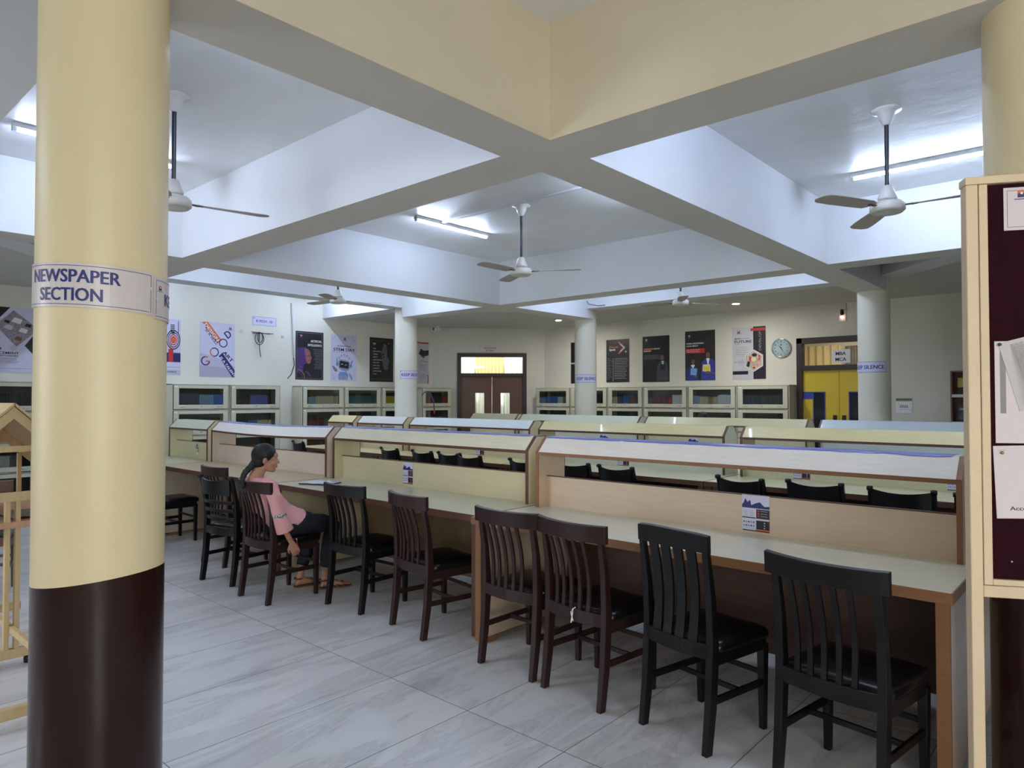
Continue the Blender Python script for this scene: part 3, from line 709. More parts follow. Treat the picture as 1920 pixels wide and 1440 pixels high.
def slat_chair(label, m, cx, cy, rz, h=0.92, wide=False):
    t = thing('slat_back_chair', label, 'chair', (cx, cy, 0), rz, 'chairs along the front row of desks')
    hx = 0.185 if wide else 0.20
    chair_base(t, m, h-0.07, hx=hx)
    W2 = 0.205 if wide else 0.243
    mb = MB(); n = 16; rr = []
    for i in range(n+1):
        x = -W2+2*W2*i/n; k = (x/W2)**2
        y = -0.035+bow(x, 0.008 if wide else 0.05, W2); zt = h-(0.006*k*k if wide else -0.002*k); zb = h-0.085-(0.0 if wide else 0.004*k)
        rr.append([(x, y+0.012, zb), (x, y-0.012, zb), (x, y-0.016, zt-0.004), (x, y+0.010, zt)])
    mb.rings(rr); mb.build('crest_rail', m, t, bevel=0.003)
    xs = [-0.108, -0.040, 0.030, 0.100] if wide else [-0.118, -0.062, -0.006, 0.05, 0.106]
    for x in xs:
        w_ = 0.0255 if wide else 0.0115; pts = []
        for i in range(9):
            q = i/8; z = 0.455+(h-0.075-0.455)*q
            y = bow(x, 0.03, 0.2)*(1-q)+(-0.035+bow(x, 0.008 if wide else 0.05, W2))*q+0.028*math.sin(PI*q)
            pts.append((x*(1+0.05*q), y, z, w_*(1-0.1*math.sin(PI*q)), 0.006))
        MB().zstack(pts).build('slat', m, t)
    return t
def ladder_chair(label, cx, cy, rz, h=0.90, group='black ladder-back chairs'):
    t = thing('ladder_back_chair', label, 'chair', (cx, cy, 0), rz, group)
    chair_base(t, m_blk, h-0.015, hx=0.205, y_top=-0.05)
    for s in (-1, 1):
        k = MB(); k.smooth = True; k.lathe([(0.004, -0.021), (0.017, -0.019), (0.019, 0), (0.017, 0.019), (0.004, 0.021)], c=(s*0.205, -0.062, h-0.010), n=14, axis='x'); k.build('knob', m_blk, t)
    mb = MB(); rr = []
    for i in range(17):
        x = -0.192+0.384*i/16; y = -0.048+bow(x, 0.045, 0.2); k = (x/0.2)**2
        zt = h-0.034+0.024*k; rr.append([(x, y+0.008, h-0.15-0.006*k), (x, y-0.008, h-0.15-0.006*k), (x, y-0.014, zt), (x, y+0.002, zt)])
    mb.rings(rr); mb.build('crest_rail', m_blk, t)
    for j, z in enumerate((0.53, 0.60, 0.67)):
        mb = MB(); rr = []
        for i in range(13):
            x = -0.19+0.38*i/12; y = 0.0-0.012*j+bow(x, 0.04, 0.2)
            rr.append([(x, y+0.006, z), (x, y-0.006, z), (x, y-0.006, z+0.026), (x, y+0.006, z+0.026)])
        mb.rings(rr); mb.build('back_rail', m_blk, t)
    return t
D = R_
slat_chair('black slat-back chair nearest the notice board', m_blk, -0.885, 2.83, D(-8.6), 0.93)
slat_chair('tall black chair with four broad slats, second from the notice board', m_blk, -1.568, 2.90, D(-12), 0.96, wide=True)
sc7 = slat_chair('dark brown slat-back chair with a white thread tied to its back', m_wenge, -2.170, 2.925, D(-7))
slat_chair('dark brown slat-back chair left of the one with the white thread', m_wenge, -2.668, 2.965, D(-1))
slat_chair('dark brown slat-back chair alone at the cream desk, beside the desk joint', m_wenge, -3.60, 3.02, D(-9))
slat_chair('black slat-back chair right of the seated girl', m_blk, -4.35, 3.035, D(2))
girl_chair = slat_chair('dark brown slat-back chair on which the girl sits', m_wenge, -5.05, 2.70, D(1.5))
slat_chair('dark brown slat-back chair behind the black ladder-back chair', m_wenge, -6.42, 3.02, D(2))
slat_chair('black slat-back chair pushed under the desk, mostly hidden by the thick pillar', m_blk, -7.86, 2.97, D(0))
ladder_chair('black ladder-back chair left of the seated girl, curved rails', -5.76, 2.74, D(9.4), group='chairs along the front row of desks')
rib = MB(); rib.tube([(0, 0, 0.02), (0.004, -0.006, 0), (-0.006, -0.008, -0.05)], 0.003, n=6); rib.tube([(0, 0, 0.02), (-0.008, -0.006, 0.004), (0.008, -0.008, -0.038)], 0.003, n=6); rib.tube([(0,0.02,.024),(0,0,.02)], .003, n=6)
rib.build('thread', m_white, sc7, M=Matrix.Translation((0.02, -0.045, 0.45)))
first = None
lad = [(-0.70, 5.66, 2, 'black ladder-back chair of the middle row nearest the notice board'),
       (-1.25, 5.67, 3, 'black ladder-back chair of the middle row, second from the notice board'),
       (-1.86, 5.70, -3, 'black ladder-back chair of the middle row, third from the notice board'),
       (-2.42, 5.60, -9, 'black ladder-back chair of the middle row in front of the gap between desks'),
       (-3.72, 5.72, -6, 'black ladder-back chair seen beside the left end of the taped desk hood'),
       (-4.27, 5.75, 0, 'black ladder-back chair cut off by the end of the taped desk hood'),
       (-4.88, 5.68, -10, 'black ladder-back chair half hidden by the upright between the front desks'),
       (-5.72, 5.70, -5, 'black ladder-back chair right of the touching pair in the middle row'),
       (-6.18, 5.82, -4, 'black ladder-back chair, right one of the touching pair in the middle row'),
       (-6.66, 5.80, -6, 'black ladder-back chair, left one of the touching pair in the middle row'),
       (-7.34, 5.82, -8, 'black ladder-back chair left of the touching pair in the middle row'),
       (-9.55, 5.80, -10, 'black ladder-back chair at the far left end of the middle row')]
l0 = ladder_chair(lad[0][3], lad[0][0], lad[0][1], D(lad[0][2]), group='black ladder-back chairs of the middle row')
bpy.context.view_layer.update(); index_kids(l0)
for x, y, a, lb in lad[1:]:
    place(copy_tree(l0), (x, y, 0), D(a), lb, 'black ladder-back chairs of the middle row')

# leaflets pasted on the desk screens
def leaflet(x, z, w, h, y, label, torn=False, M=None):
    s = Flat(w, h, m_lav, 0.001)
    k = w; s.poly([(0, h*.64), (w, h*.64), (w, h*.72), (w*.82, h*.70), (w*.66, h*.82), (w*.5, h*.78), (w*.34, h*.72), (w*.30, h*.86), (w*.2, h*.8), (w*.12, h*.9), (w*.06, h*.78), (0, h*.72)], m_navy)
    s.rect(w*.52, h*.36, w, h*.62, m_dark); s.rect(0, h*.355, w*.5, h*.385, m_dark); s.rect(w*.52, h*.06, w, h*.31, m_dark); s.rect(w*.02, 0, w, h*.03, m_dark); s.rect(w*.5, h*.03, w, h*.065, m_orange)
    for j in range(3):
        s.disc(w*.60, h*(.57-.07*j), w*.035, m_red, n=10); s.rect(w*.68, h*(.565-.07*j), w*.93, h*(.575-.07*j), m_lgrey)
        s.disc(w*.82, h*(.25-.07*j), w*.025, m_lgrey, n=8)
    for j in range(4):
        for i in range(2): s.rect(w*(.06+.23*i), h*(.56-.045*j), w*(.2+.23*i), h*(.57-.045*j), m_grey)
    for j in range(2):
        for i in range(5): s.disc(w*(.07+.09*i), h*(.25-.1*j), w*.028, m_grey if (i+j) % 2 else m_ink, n=8)
    return s.build('leaflet', label, 'leaflet', wall_frame(x, y, z, 1, 0), 'library leaflets pasted on the desk screens')
leaflet(-1.645, 0.812, 0.155, 0.20, 3.85-0.0615, 'library leaflet with a skyline on the screen of the desk nearest the notice board')
leaflet(-4.70, 0.822, 0.13, 0.182, 3.90-0.0615, 'library leaflet with a skyline on the screen of the second front desk')
s = Flat(0.12, 0.16, laminate('laminate_green_cream', rgb(204, 204, 166)), 0.0008)
s.poly([(0.01, .02), (.05, .03), (.06, .06), (.04, .08), (.1, .07), (.11, .02), (.09, .01)], m_white); s.poly([(.02, .08), (.08, .08), (.09, .12), (.07, .15), (.03, .14)], m_grey); s.rect(.085, .03, .1, .1, m_ink); s.rect(.03, .05, .1, .056, m_ink)
s.build('leaflet', 'torn remains of a leaflet on the screen of the short greenish desk', 'leaflet', wall_frame(-8.84, 3.92-0.0615, 0.84, 1, 0))
leaflet(-1.12, 0.812, 0.155, 0.19, 6.60-0.0615, 'library leaflet on the middle row, seen under the hood nearest the notice board')
leaflet(-2.35, 0.812, 0.155, 0.19, 6.60-0.0615, 'library leaflet on the middle row, above the second chair from the notice board gap')
leaflet(-4.28, 0.812, 0.155, 0.19, 6.60-0.0615, 'library leaflet on the middle row, left of the gap between desks')
leaflet(-6.50, 0.812, 0.155, 0.19, 6.60-0.0615, 'library leaflet on the ice-white middle desk')
leaflet(-4.8, 0.812, 0.155, 0.19, 9.27-0.0615, 'library leaflet on the screen of the straw-coloured back desk')
leaflet(-6.35, 0.812, 0.155, 0.19, 9.27-0.0615, 'library leaflet on the screen of the pale greenish back desk')

# ================================================================ BOOKCASES with lift-up glass doors
BW = 0.97
def bookcase(cx, cy, rz, w, label, tiers=4):
    """local: x along the wall, front at y=0, back at y=0.34"""
    t = thing('glass_door_bookcase', label, 'bookcase', (cx, cy, 0), rz, 'cream steel bookcases along the walls')
    hw = w/2; TH = 0.43; z0 = 0.08
    b = MB(); b.box(-hw, -hw+0.012, 0.0, 0.34, 0.0, 1.80); b.box(hw-0.012, hw, 0.0, 0.34, 0.0, 1.80); b.box(-hw+0.012, hw-0.012, 0.325, 0.34, 0.05, 1.79)
    b.box(-hw, hw, -0.004, 0.34, 1.788, 1.80); b.box(-hw+0.012, hw-0.012, 0.01, 0.325, 0, 0.08)
    for i in range(1, tiers): b.box(-hw+0.012, hw-0.012, 0.004, 0.325, z0+i*TH-0.012, z0+i*TH)
    body = b.build('body', m_steel, t)
    MB().box(-hw+0.013, hw-0.013, 0.318, 0.3245, 0.08, 1.785).build('lining', m_case_in, t)
    for i in range(tiers):
        a = z0+i*TH+0.012; c = z0+(i+1)*TH-0.018
        d = MB(); x0, x1 = -hw+0.022, hw-0.022
        d.box(x0, x0+0.085, -0.016, 0, a, c); d.box(x1-0.085, x1, -0.016, 0, a, c); d.box(x0+.085, x1-.085, -0.016, 0, c-0.055, c); d.box(x0+.085, x1-.085, -0.016, 0, a, a+0.07)
        door = d.build('door', m_steel, t, bevel=0.003)
        MB().box(x0+.085, x1-.085, -0.010, -0.007, a+0.07, c-0.055).build('glass_pane', m_glass, door)
        for s in (-1, 1):
            h = MB(); xx = s*(hw-0.17); h.tube([(xx-.035, -.016, a+.036), (xx-.03, -.032, a+.034), (xx+.03, -.032, a+.034), (xx+.035, -.016, a+.036)], .005, n=6); h.build('handle', m_metal, door)
        k = MB(); k.lathe([(0.011, 0), (0.011, 0.008), (0.002, 0.009)], c=(0, -0.025, a+0.04), n=10, axis='y'); k.build('lock', m_metal, door)
        if i >= tiers-2: MB().box(x0+0.012, x0+0.062, -0.0172, -0.016, c-0.034, c-0.012).build('number_tag', m_white, door)
    return t
class Row: pass
ROWS = []
def put_case(wall, s0, w, desc, books):
    """wall 'L': along y from s0; 'B': along x from s0"""
    if wall == 'L': cx, cy, rz = XL+0.35, s0+w/2, PI/2
    elif wall == 'LC': cx, cy, rz = XL+0.495, s0+w/2, PI/2
    else: cx, cy, rz = s0+w/2, YB-0.35, 0
    bookcase(cx, cy, rz, w-0.006, 'cream steel glass-door bookcase '+desc)
    ROWS.append((cx, cy, rz, w-0.05, desc, books))
# each books entry: (tier from the top, [(colour name, rgb, count, thickness, height)...])
K = dict(black=('black', (38, 40, 46)), slate=('slate grey', (92, 100, 112)), blue=('blue', (72, 122, 196)), lblue=('pale blue', (150, 178, 204)), navy=('navy', (40, 48, 90)),
         brown=('dark brown', (70, 46, 42)), violet=('violet blue', (96, 104, 178)), cream=('cream', (206, 196, 158)), green=('green', (70, 120, 84)), teal=('teal', (70, 124, 122)),
         yellow=('yellow', (222, 208, 54)), maroon=('maroon', (110, 40, 44)), red=('red', (170, 48, 48)), white=('white', (220, 222, 224)), grey=('grey', (130, 132, 128)), pink=('pink', (204, 76, 108)), dgrey=('dark grey', (92, 96, 96)), tan=('tan', (176, 140, 96)))
put_case('L', 1.93, BW, 'left of the thick pillar, under the placement poster', {0: [('brown', 4, .03, .2), ('tan', 1, .05, .25), ('black', 12, .042, .26)], 1: [('grey', 10, .04, .2), ('white', 6, .03, .2)], 2: [('green', 7, .035, .24), ('white', 9, .03, .24), ('grey', 4, .035, .24)]})
put_case('L', 4.74, BW, 'just right of the thick pillar, under the GOOD poster', {0: [('slate', 10, .036, .27), ('lblue', 7, .034, .255), ('blue', 5, .034, .26)], 1: [('blue', 5, .05, .12), ('yellow', 3, .05, .13), ('white', 5, .05, .13)], 2: [('green', 6, .04, .22), ('grey', 8, .04, .22)]})
put_case('L', 5.72, BW, 'beneath the plate B.TECH - EE', {0: [('black', 2, .05, .22), ('brown', 4, .048, .20), ('violet', 9, .036, .25)], 1: [('navy', 7, .036, .2), ('blue', 5, .034, .23), ('cream', 7, .038, .23)], 2: [('grey', 9, .04, .2), ('pink', 7, .036, .22)]})
put_case('L', 7.13, BW-0.03, 'under the Artificial Intelligence poster', {0: [('maroon', 2, .03, .22), ('lblue', 5, .03, .22), ('cream', 14, .036, .235)], 1: [('maroon', 10, .04, .24), ('green', 5, .04, .24)], 2: [('maroon', 8, .04, .22), ('slate', 7, .04, .22)]})
put_case('L', 8.07, 0.92, 'under the STEM DAY poster', {0: [('teal', 20, .036, .25)], 1: [('white', 8, .05, .1), ('grey', 5, .05, .1)], 2: [('green', 8, .04, .22)]})
put_case('L', 9.00, BW, 'half hidden by the leftmost slim pillar', {0: [('yellow', 17, .042, .24)], 1: [('brown', 7, .05, .2), ('maroon', 7, .05, .2)]})
put_case('LC', 9.985, 0.89, 'left of the brown double door', {0: [('maroon', 7, .045, .24), ('black', 5, .045, .25), ('red', 4, .045, .22)], 1: [('teal', 8, .036, .22), ('maroon', 3, .04, .2), ('grey', 6, .036, .22)]})
put_case('B', -10.22, 0.99, 'right of the brown double door', {0: [('lblue', 5, .036, .22), ('blue', 9, .038, .24), ('white', 4, .036, .23)], 1: [('grey', 14, .045, .12)]})
put_case('B', -9.22, 0.97, 'behind the middle slim pillar', {0: [('blue', 6, .036, .22), ('grey', 10, .036, .22)], 1: [('dgrey', 10, .04, .2)]})
put_case('B', -8.24, 0.85, 'under the Alumni Speak poster', {0: [('cream', 4, .034, .23), ('slate', 4, .036, .22), ('blue', 3, .04, .25), ('maroon', 5, .036, .22)], 1: [('white', 13, .045, .09)]})
put_case('B', -7.38, 0.98, 'under the dark WITHOUT BORDERS poster', {0: [('slate', 3, .035, .21), ('maroon', 8, .04, .23), ('red', 3, .04, .21), ('white', 5, .04, .26)], 1: [('dgrey', 9, .04, .12)]})
put_case('B', -6.39, 0.98, 'under the poster of two people holding books', {0: [('lblue', 4, .036, .24), ('cream', 5, .034, .23), ('tan', 2, .05, .21), ('cream', 3, .03, .22), ('white', 8, .034, .26)], 1: [('dgrey', 8, .04, .2)]})
put_case('B', -5.40, 0.95, 'under the FUTURE poster, next to the yellow door', {0: [('slate', 6, .036, .25), ('dgrey', 15, .037, .25)], 1: [('violet', 8, .04, .15), ('grey', 8, .04, .15)]})

def book_mesh(name, th, h, m, dpt=0.16):
    mb = MB(); x = th/2
    mb.rings([[(x, 0.0, z), (x, dpt, z), (x-0.003, dpt, z), (x-0.003, 0.004, z), (-x+0.003, 0.004, z), (-x+0.003, dpt, z), (-x, dpt, z), (-x, 0.0, z), (-x*0.5, -0.004, z), (x*0.5, -0.004, z)] for z in (0, h)])
    mb.mi = 1; mb.box(-x+0.003, x-0.003, 0.006, dpt-0.006, 0.004, h-0.004)
    mb.mi = 2; mb.box(-x*0.6, x*0.6, -0.0048, -0.0035, h*0.12, h*0.2)
    me = mb.build(name, [m, MATS['page_paper'], MATS['spine_label']])
    return me
mat('page_paper', rgb(220, 214, 196), 0.8); mat('spine_label', rgb(225, 225, 220), 0.6)
BK = {}; nbook = 0; rest = MB(); TIERN = {0: 'top', 1: 'second', 2: 'third'}
random.seed(11)
restmats = []
for tier, (cx, cy, rz, w, desc, books) in [(q, R) for q in (0, 1, 2) for R in ROWS if q in R[5]]:
    c0, s0_ = math.cos(rz), math.sin(rz); runs = books[tier]
    zt = 0.08+(3-tier)*0.43+0.001
    total = sum(n*(th+0.0015) for _, n, th, _ in runs); k = min(1.0, (w-0.12)/total)
    x = -w/2+0.06
    for (cn, n, th, h) in runs:
        name, col = K[cn]; th = th*k
        m = mat('book_'+cn, rgb(*col), 0.5, noise=0.12, nscale=20)
        for j in range(n):
            hh = h*random.choice((1, 1, 0.985, 0.965)); xx = x+th/2; x += th+0.0012
            loc = (cx+xx*c0-0.014*s0_, cy+xx*s0_+0.014*c0, zt)
            if nbook >= 300:
                if m not in restmats: restmats.append(m)
                rest.mi = restmats.index(m)
                rest.cbox((loc[0]-0.08*s0_, loc[1]+0.08*c0, zt+hh/2), (th-.001, 0.16, hh), Matrix.Rotation(rz, 3, 'Z')); continue
            key = (cn, round(th, 4), round(hh, 4))
            if key not in BK: BK[key] = o = book_mesh('book', th, hh, m)
            else: o = BK[key].copy(); COL.objects.link(o)
            o.location = loc; o.rotation_euler = (0, 0, rz)
            nm = '%s book, %s tier of the bookcase %s' % (name, TIERN[tier], desc)
            if len(nm.split()) > 16: nm = '%s book, %s tier, bookcase %s' % (name, TIERN[tier], desc)
            tag(o, ' '.join(nm.split()[:16]), 'book', '%s books on the %s tier, bookcase %s' % (name, TIERN[tier], desc)); nbook += 1
if rest.v:
    o = rest.build('book_rows', restmats); o['kind'] = 'stuff'; tag(o, 'further rows of books low inside the glass-door bookcases', 'books')

# ================================================================ POSTERS AND PLATES
YW = YB-0.002; XW = XL+0.002
def LW(y, z): return wall_frame(XW, y, z, 0, 1)
def BWL(x, z): return wall_frame(x, YW, z, 1, 0)
P_LAB = 'posters on the walls'
# 2024 placement opportunities
s = Flat(0.62, 0.95, m_lav)
def dia(f, x, y, r, m): f.poly([(x-r, y), (x, y-r), (x+r, y), (x, y+r)], m)
s.poly([(0, .60), (.17, .77), (.08, .95), (0, .95)], m_red); s.poly([(.08, .95), (.20, .80), (.32, .95)], m_black) ; s.poly([(0, .46), (0, .60), (.10, .68), (.17, .60)], MATS.get('x', m_red) if False else m_red)
s.poly([(.36, .91), (.14, .68), (.40, .38), (.62, .60), (.62, .70)], mat('photo_desk_print', rgb(150, 140, 148), .5, noise=.3, nscale=30))
for (x, y, q, m) in ((.40, .76, .07, m_white), (.30, .66, .06, m_lgrey), (.48, .62, .06, m_white), (.42, .50, .05, m_skin_p), (.28, .74, .04, m_ink), (.54, .70, .045, m_ink)): s.poly([(x-q, y-q*.2), (x+q*.6, y-q*.7), (x+q, y+q*.3), (x-q*.4, y+q*.7)], m)
s.poly([(.62, .58), (.62, .26), (.50, .40)], m_dark); s.poly([(.30, .36), (.35, .31), (.40, .36), (.35, .41)], m_lav); dia(s, .10, .50, .03, m_ink); dia(s, .36, .36, .05, m_lgrey)
s.text('2024', .09, .33, .035, m_ink, w=.13); s.text('PLACEMENT', .09, .27, .034, m_ink, w=.34); s.text('OPPORTUNITIES', .09, .235, .022, m_ink, w=.33)
s.lines(.09, .48, .205, 4, .022, .006, m_grey); s.rect(.22, .06, .62, .064, m_grey)
s.build('poster', 'white poster reading 2024 PLACEMENT OPPORTUNITIES left of the thick pillar', 'poster', LW(2.28, 1.93), P_LAB)
# arch / reuse poster
s = Flat(0.62, 0.95, m_lav)
for r, m in ((.17, m_ink), (.15, m_lgrey), (.13, m_ink), (.115, m_lav), (.095, m_red), (.075, m_lav), (.06, m_red), (.045, m_orange)): s.disc(.50 if r < .13 else .50, .60, min(r, .118) if False else r*.68, m, ry=r)
s.rect(.36, .22, .62, .38, m_navy); s.rect(.42, .22, .50, .44, m_red); s.rect(.455, .44, .465, .56, m_red); s.rect(0, .18, .36, .30, m_navy); s.rect(.2, .30, .24, .42, m_blue)
s.rect(0, 0, .62, .09, m_lgrey); s.text('VISIT', .40, .04, .03, m_navy, w=.16); s.rect(0, .13, .62, .136, m_grey)
for i in range(6): s.rect(.45, .84-.028*i, .52, .855-.028*i, m_ink)
s.rect(.575, .72, .585, .92, m_ink)
s.build('poster', 'narrow visible strip of a white poster with concentric rings and a red tower', 'poster', LW(4.395, 1.955), P_LAB)
# good design
s = Flat(0.63, 0.965, m_lav)
s.poly([(0, .12), (0, .42), (.25, .36), (.63, .20), (.63, 0), (.2, 0)], mat('pale_sweep_print', rgb(196, 192, 214), .4)); s.poly([(0, 0), (.63, 0), (.63, .14), (.3, .18), (0, .20)], mat('pale_sweep_print2', rgb(178, 174, 196), .4))
s.poly([(.03, .965), (.14, .965), (.385, .66), (.31, .60)], m_orange); s.poly([(.31, .60), (.325, .612), (.10, .885), (.085, .872)], m_ink)
s.text('DESIGN', .066, .915, .062, m_white, w=.37, rot=-51); s.text('IS A SKILL', .085, .815, .036, m_ink, w=.33, rot=-51)
s.ring(.10, .28, .082, .022, m_navy, 60, 350); s.rect(.10, .262, .18, .285, m_orange); s.ring(.10, .28, .082, .022, m_orange, 60, 100)
s.ring(.255, .44, .082, .020, m_navy, -100, 120); s.ring(.255, .44, .082, .020, m_orange, 120, 260); s.ring(.415, .61, .08, .019, m_navy)
s.text('D', .50, .69, .135, m_navy, w=.10, rot=38)
s.text('ART', .40, .435, .066, m_ink, w=.24, rot=-46)
s.poly([(.335, .375), (.40, .435), (.63, .13), (.63, 0), (.585, 0)], m_navy); s.text('IS A TALENT', .355, .345, .045, m_white, w=.43, rot=-52)
s.emblem(.545, .86, .045, m_orange, m_navy, m_white)
s.build('poster', 'lavender poster reading GOOD DESIGN IS A SKILL, GOOD ART IS A TALENT', 'poster', LW(5.345, 1.94), P_LAB)
s = Flat(0.48, 0.168, m_lav, 0.004); s.border(.004, .004, m_blue); s.text('B.TECH - EE', .24, .062, .045, m_navy, 'C', w=.33); s.emblem(.035, .13, .018, m_orange, m_blue, m_white)
s.build('section_sign', 'small plate reading B.TECH - EE above the hanging cables on the left wall', 'sign', LW(6.308, 2.92))
# AI
s = Flat(0.62, 0.95, m_dark); s.border(.025, .006, m_grey); s.border(0, .012, m_black)
s.emblem(.12, .83, .05, m_orange, m_blue, m_white)
s.text('ARTIFICIAL', .58, .745, .045, m_white, 'R', w=.25); s.text('INTELLIGENCE', .58, .665, .045, m_white, 'R', w=.31)
m_cop = mat('copper_print', rgb(150, 96, 92), .4, noise=.4, nscale=40); m_pur = mat('violet_print', rgb(76, 56, 118), .4, noise=.4, nscale=30)
s.poly([(.03, .60), (.10, .63), (.20, .635), (.28, .60), (.325, .54), (.335, .47), (.36, .42), (.335, .40), (.34, .37), (.325, .355), (.325, .33), (.29, .31), (.22, .32), (.17, .26), (.16, .16), (.03, .14)], m_pur)
s.poly([(.20, .62), (.28, .60), (.325, .54), (.335, .47), (.36, .42), (.335, .40), (.34, .37), (.325, .355), (.325, .33), (.29, .31), (.24, .34), (.22, .44), (.20, .52)], m_cop)
for (x, y, r) in ((.10, .52, .05), (.12, .36, .05), (.08, .44, .04)): s.ring(x, y, r, .012, m_purple); 
s.rect(.27, .47, .32, .48, m_ink); s.rect(.29, .375, .33, .38, m_ink)
s.ring(.02, .02, .19, .02, m_cop, 0, 90); s.ring(.02, .02, .14, .015, m_purple, 0, 90); s.poly([(.2, .16), (.26, .12), (.34, .04), (.33, .10), (.26, .17)], m_purple)
s.lines(.38, .585, .60, 14, .029, .007, m_grey, .35, 'R')
s.build('poster', 'black poster reading ARTIFICIAL INTELLIGENCE with a machine-like head in profile', 'poster', LW(7.20, 1.93), P_LAB)
# STEM day
s = Flat(0.63, 0.95, m_lav); s.emblem(.335, .845, .05, m_orange, m_navy, m_white)
s.text('INTERNATIONAL', .32, .70, .026, m_ink, 'C', w=.33); s.text('STEM DAY', .32, .61, .062, m_ink, 'C', w=.52); s.rect(.06, .585, .58, .589, m_grey)
for i in range(5):
    a = R_(140-25*i); s.ring(.32+.16*math.cos(a), .36+.17*math.sin(a), .02, .006, m_ink)
m_rb = mat('robot_blue_print', rgb(118, 146, 204), .4); m_rw = mat('robot_grey_print', rgb(150, 162, 196), .4)
s.disc(.15, .34, .03, m_rb, ry=.04); s.disc(.485, .31, .03, m_rb, ry=.04)
s.poly([(.19, .26), (.17, .36), (.19, .42), (.24, .44), (.40, .42), (.46, .38), (.46, .26), (.42, .21), (.36, .19), (.25, .215)], m_rw)
s.poly([(.205, .28), (.215, .40), (.23, .41), (.42, .385), (.435, .37), (.425, .26), (.41, .25), (.22, .27)], m_ink)
s.ring(.27, .325, .028, .01, m_white, 20, 160); s.ring(.36, .31, .028, .01, m_white, 20, 160)
s.poly([(.13, .42), (.16, .34), (.17, .38), (.145, .48)], m_rb); s.poly([(.49, .32), (.53, .40), (.52, .44), (.48, .38)], m_rb)
s.poly([(.03, .30), (.05, .31), (.14, .24), (.16, .20), (.12, .18), (.08, .20)], m_grey)
s.poly([(.19, .02), (.18, .12), (.22, .18), (.38, .18), (.42, .12), (.40, .02)], m_rb); s.poly([(.20, .02), (.19, .10), (.28, .12), (.29, .02)], m_rw); s.poly([(.31, .02), (.32, .12), (.40, .10), (.39, .02)], m_rw)
s.poly([(.43, .16), (.47, .15), (.52, .08), (.53, .02), (.50, .02), (.44, .11)], m_rw)
for x, y in ((.06, .86), (.10, .90), (.12, .83), (.55, .9), (.58, .84), (.52, .86), (.05, .1), (.08, .05), (.57, .10)): s.ring(x, y, .014, .004, m_grey, n=8)
for i in range(6): s.disc(.49+.02*i, .93-.022*i, .004, m_ink, n=6)
s.build('poster', 'pale poster reading INTERNATIONAL STEM DAY with a waving robot', 'poster', LW(7.995, 1.925), P_LAB)
# quote
s = Flat(0.63, 0.95, m_black); s.border(.055, .003, m_grey)
m_face = mat('face_grey_print', rgb(86, 92, 104), .45, noise=.2, nscale=8)
s.poly([(.38, .84), (.44, .80), (.46, .70), (.46, .56), (.50, .50), (.535, .45), (.505, .42), (.51, .38), (.49, .36), (.50, .33), (.49, .28), (.46, .25), (.40, .26), (.35, .34), (.34, .48), (.30, .58), (.33, .70)], m_face)
s.poly([(.31, .60), (.38, .61), (.40, .58), (.33, .57)], m_black); s.poly([(.33, .54), (.39, .55), (.40, .53), (.34, .52)], m_black); s.poly([(.46, .435), (.50, .43), (.48, .455)], m_ink); s.rect(.45, .345, .49, .352, m_ink)
s.text('99', .085, .79, .05, m_lgrey, w=.07)
for i, tx in enumerate(('THE', 'BEAUTIFUL', 'THING', 'ABOUT', 'LEARNING IS', 'THAT NO', 'ONE CAN', 'TAKE IT', 'AWAY FROM', 'YOU.')): s.text(tx, .085, .70-.0605*i, .026, m_lgrey, w=.024*len(tx))
s.disc(.50, .84, .014, m_lgrey, n=10)
s.build('poster', 'black quote poster with a grey face in profile beside the slim pillar', 'poster', LW(8.958, 1.922), P_LAB)
# poster between pillar and corner
s = Flat(0.60, 0.95, m_lgrey); s.rect(0, .92, .6, .95, m_red); s.rect(.57, 0, .6, .2, m_red); s.poly([(.30, .68), (.42, .62), (.6, .66), (.6, .78), (.46, .76), (.36, .80)], m_ink); s.poly([(.34, .64), (.44, .58), (.5, .63)], m_skin_p)
s.text('Scholarships', .34, .50, .03, m_red, w=.24); s.lines(.32, .56, .44, 5, .03, .007, m_grey); s.lines(.32, .56, .22, 5, .03, .007, m_grey)
s.build('poster', 'white poster with red corners and clasped hands right of the leftmost slim pillar', 'poster', LW(10.02, 1.90), P_LAB)
# circulation plate
s = Flat(0.48, 0.135, m_plate, 0.004); s.border(.004, .004, m_grey); s.text('CIRCULATION', .25, .078, .030, m_navy, 'C', w=.30); s.text('SECTION', .25, .024, .030, m_navy, 'C', w=.19); s.disc(.03, .115, .008, m_orange, n=8)
a = cw(um-0.30, 0.002); s.build('section_sign', 'small plate reading CIRCULATION SECTION above the brown double door', 'sign', wall_frame(a[0], a[1], 2.645, 1, 1))
# black poster hidden by the middle pillar
s = Flat(0.62, 0.93, m_black); s.rect(0, .44, .18, .47, m_lgrey); s.ring(.15, .44, .05, .015, m_lgrey)
s.build('poster', 'black poster with a white bar, mostly behind the middle slim pillar', 'poster', BWL(-9.475, 1.90), P_LAB)
# alumni speak
s = Flat(0.585, 0.93, m_dark); s.border(0, .006, m_grey)
for dx, m in ((0, m_orange), (.045, m_lgrey)): s.poly([(.30+dx, .87-dx), (.345+dx, .87-dx), (.46+dx*.6, .745), (.345+dx, .62+dx), (.30+dx, .62+dx), (.42+dx*.6, .745)], m if dx == 0 else m_lgrey)
s.text('Alumni', .08, .745, .045, m_orange, w=.22); s.text('Speak', .08, .69, .045, m_white, w=.16); s.disc(.50, .655, .02, m_lgrey, n=8)
s.rect(.17, .02, .185, .53, m_grey); s.lines(.21, .56, .51, 13, .036, .012, m_grey, .2); s.lines(.03, .15, .51, 13, .036, .008, m_grey, .5)
s.build('poster', 'dark poster reading Alumni Speak with an orange arrow', 'poster', BWL(-8.513, 1.905), P_LAB)
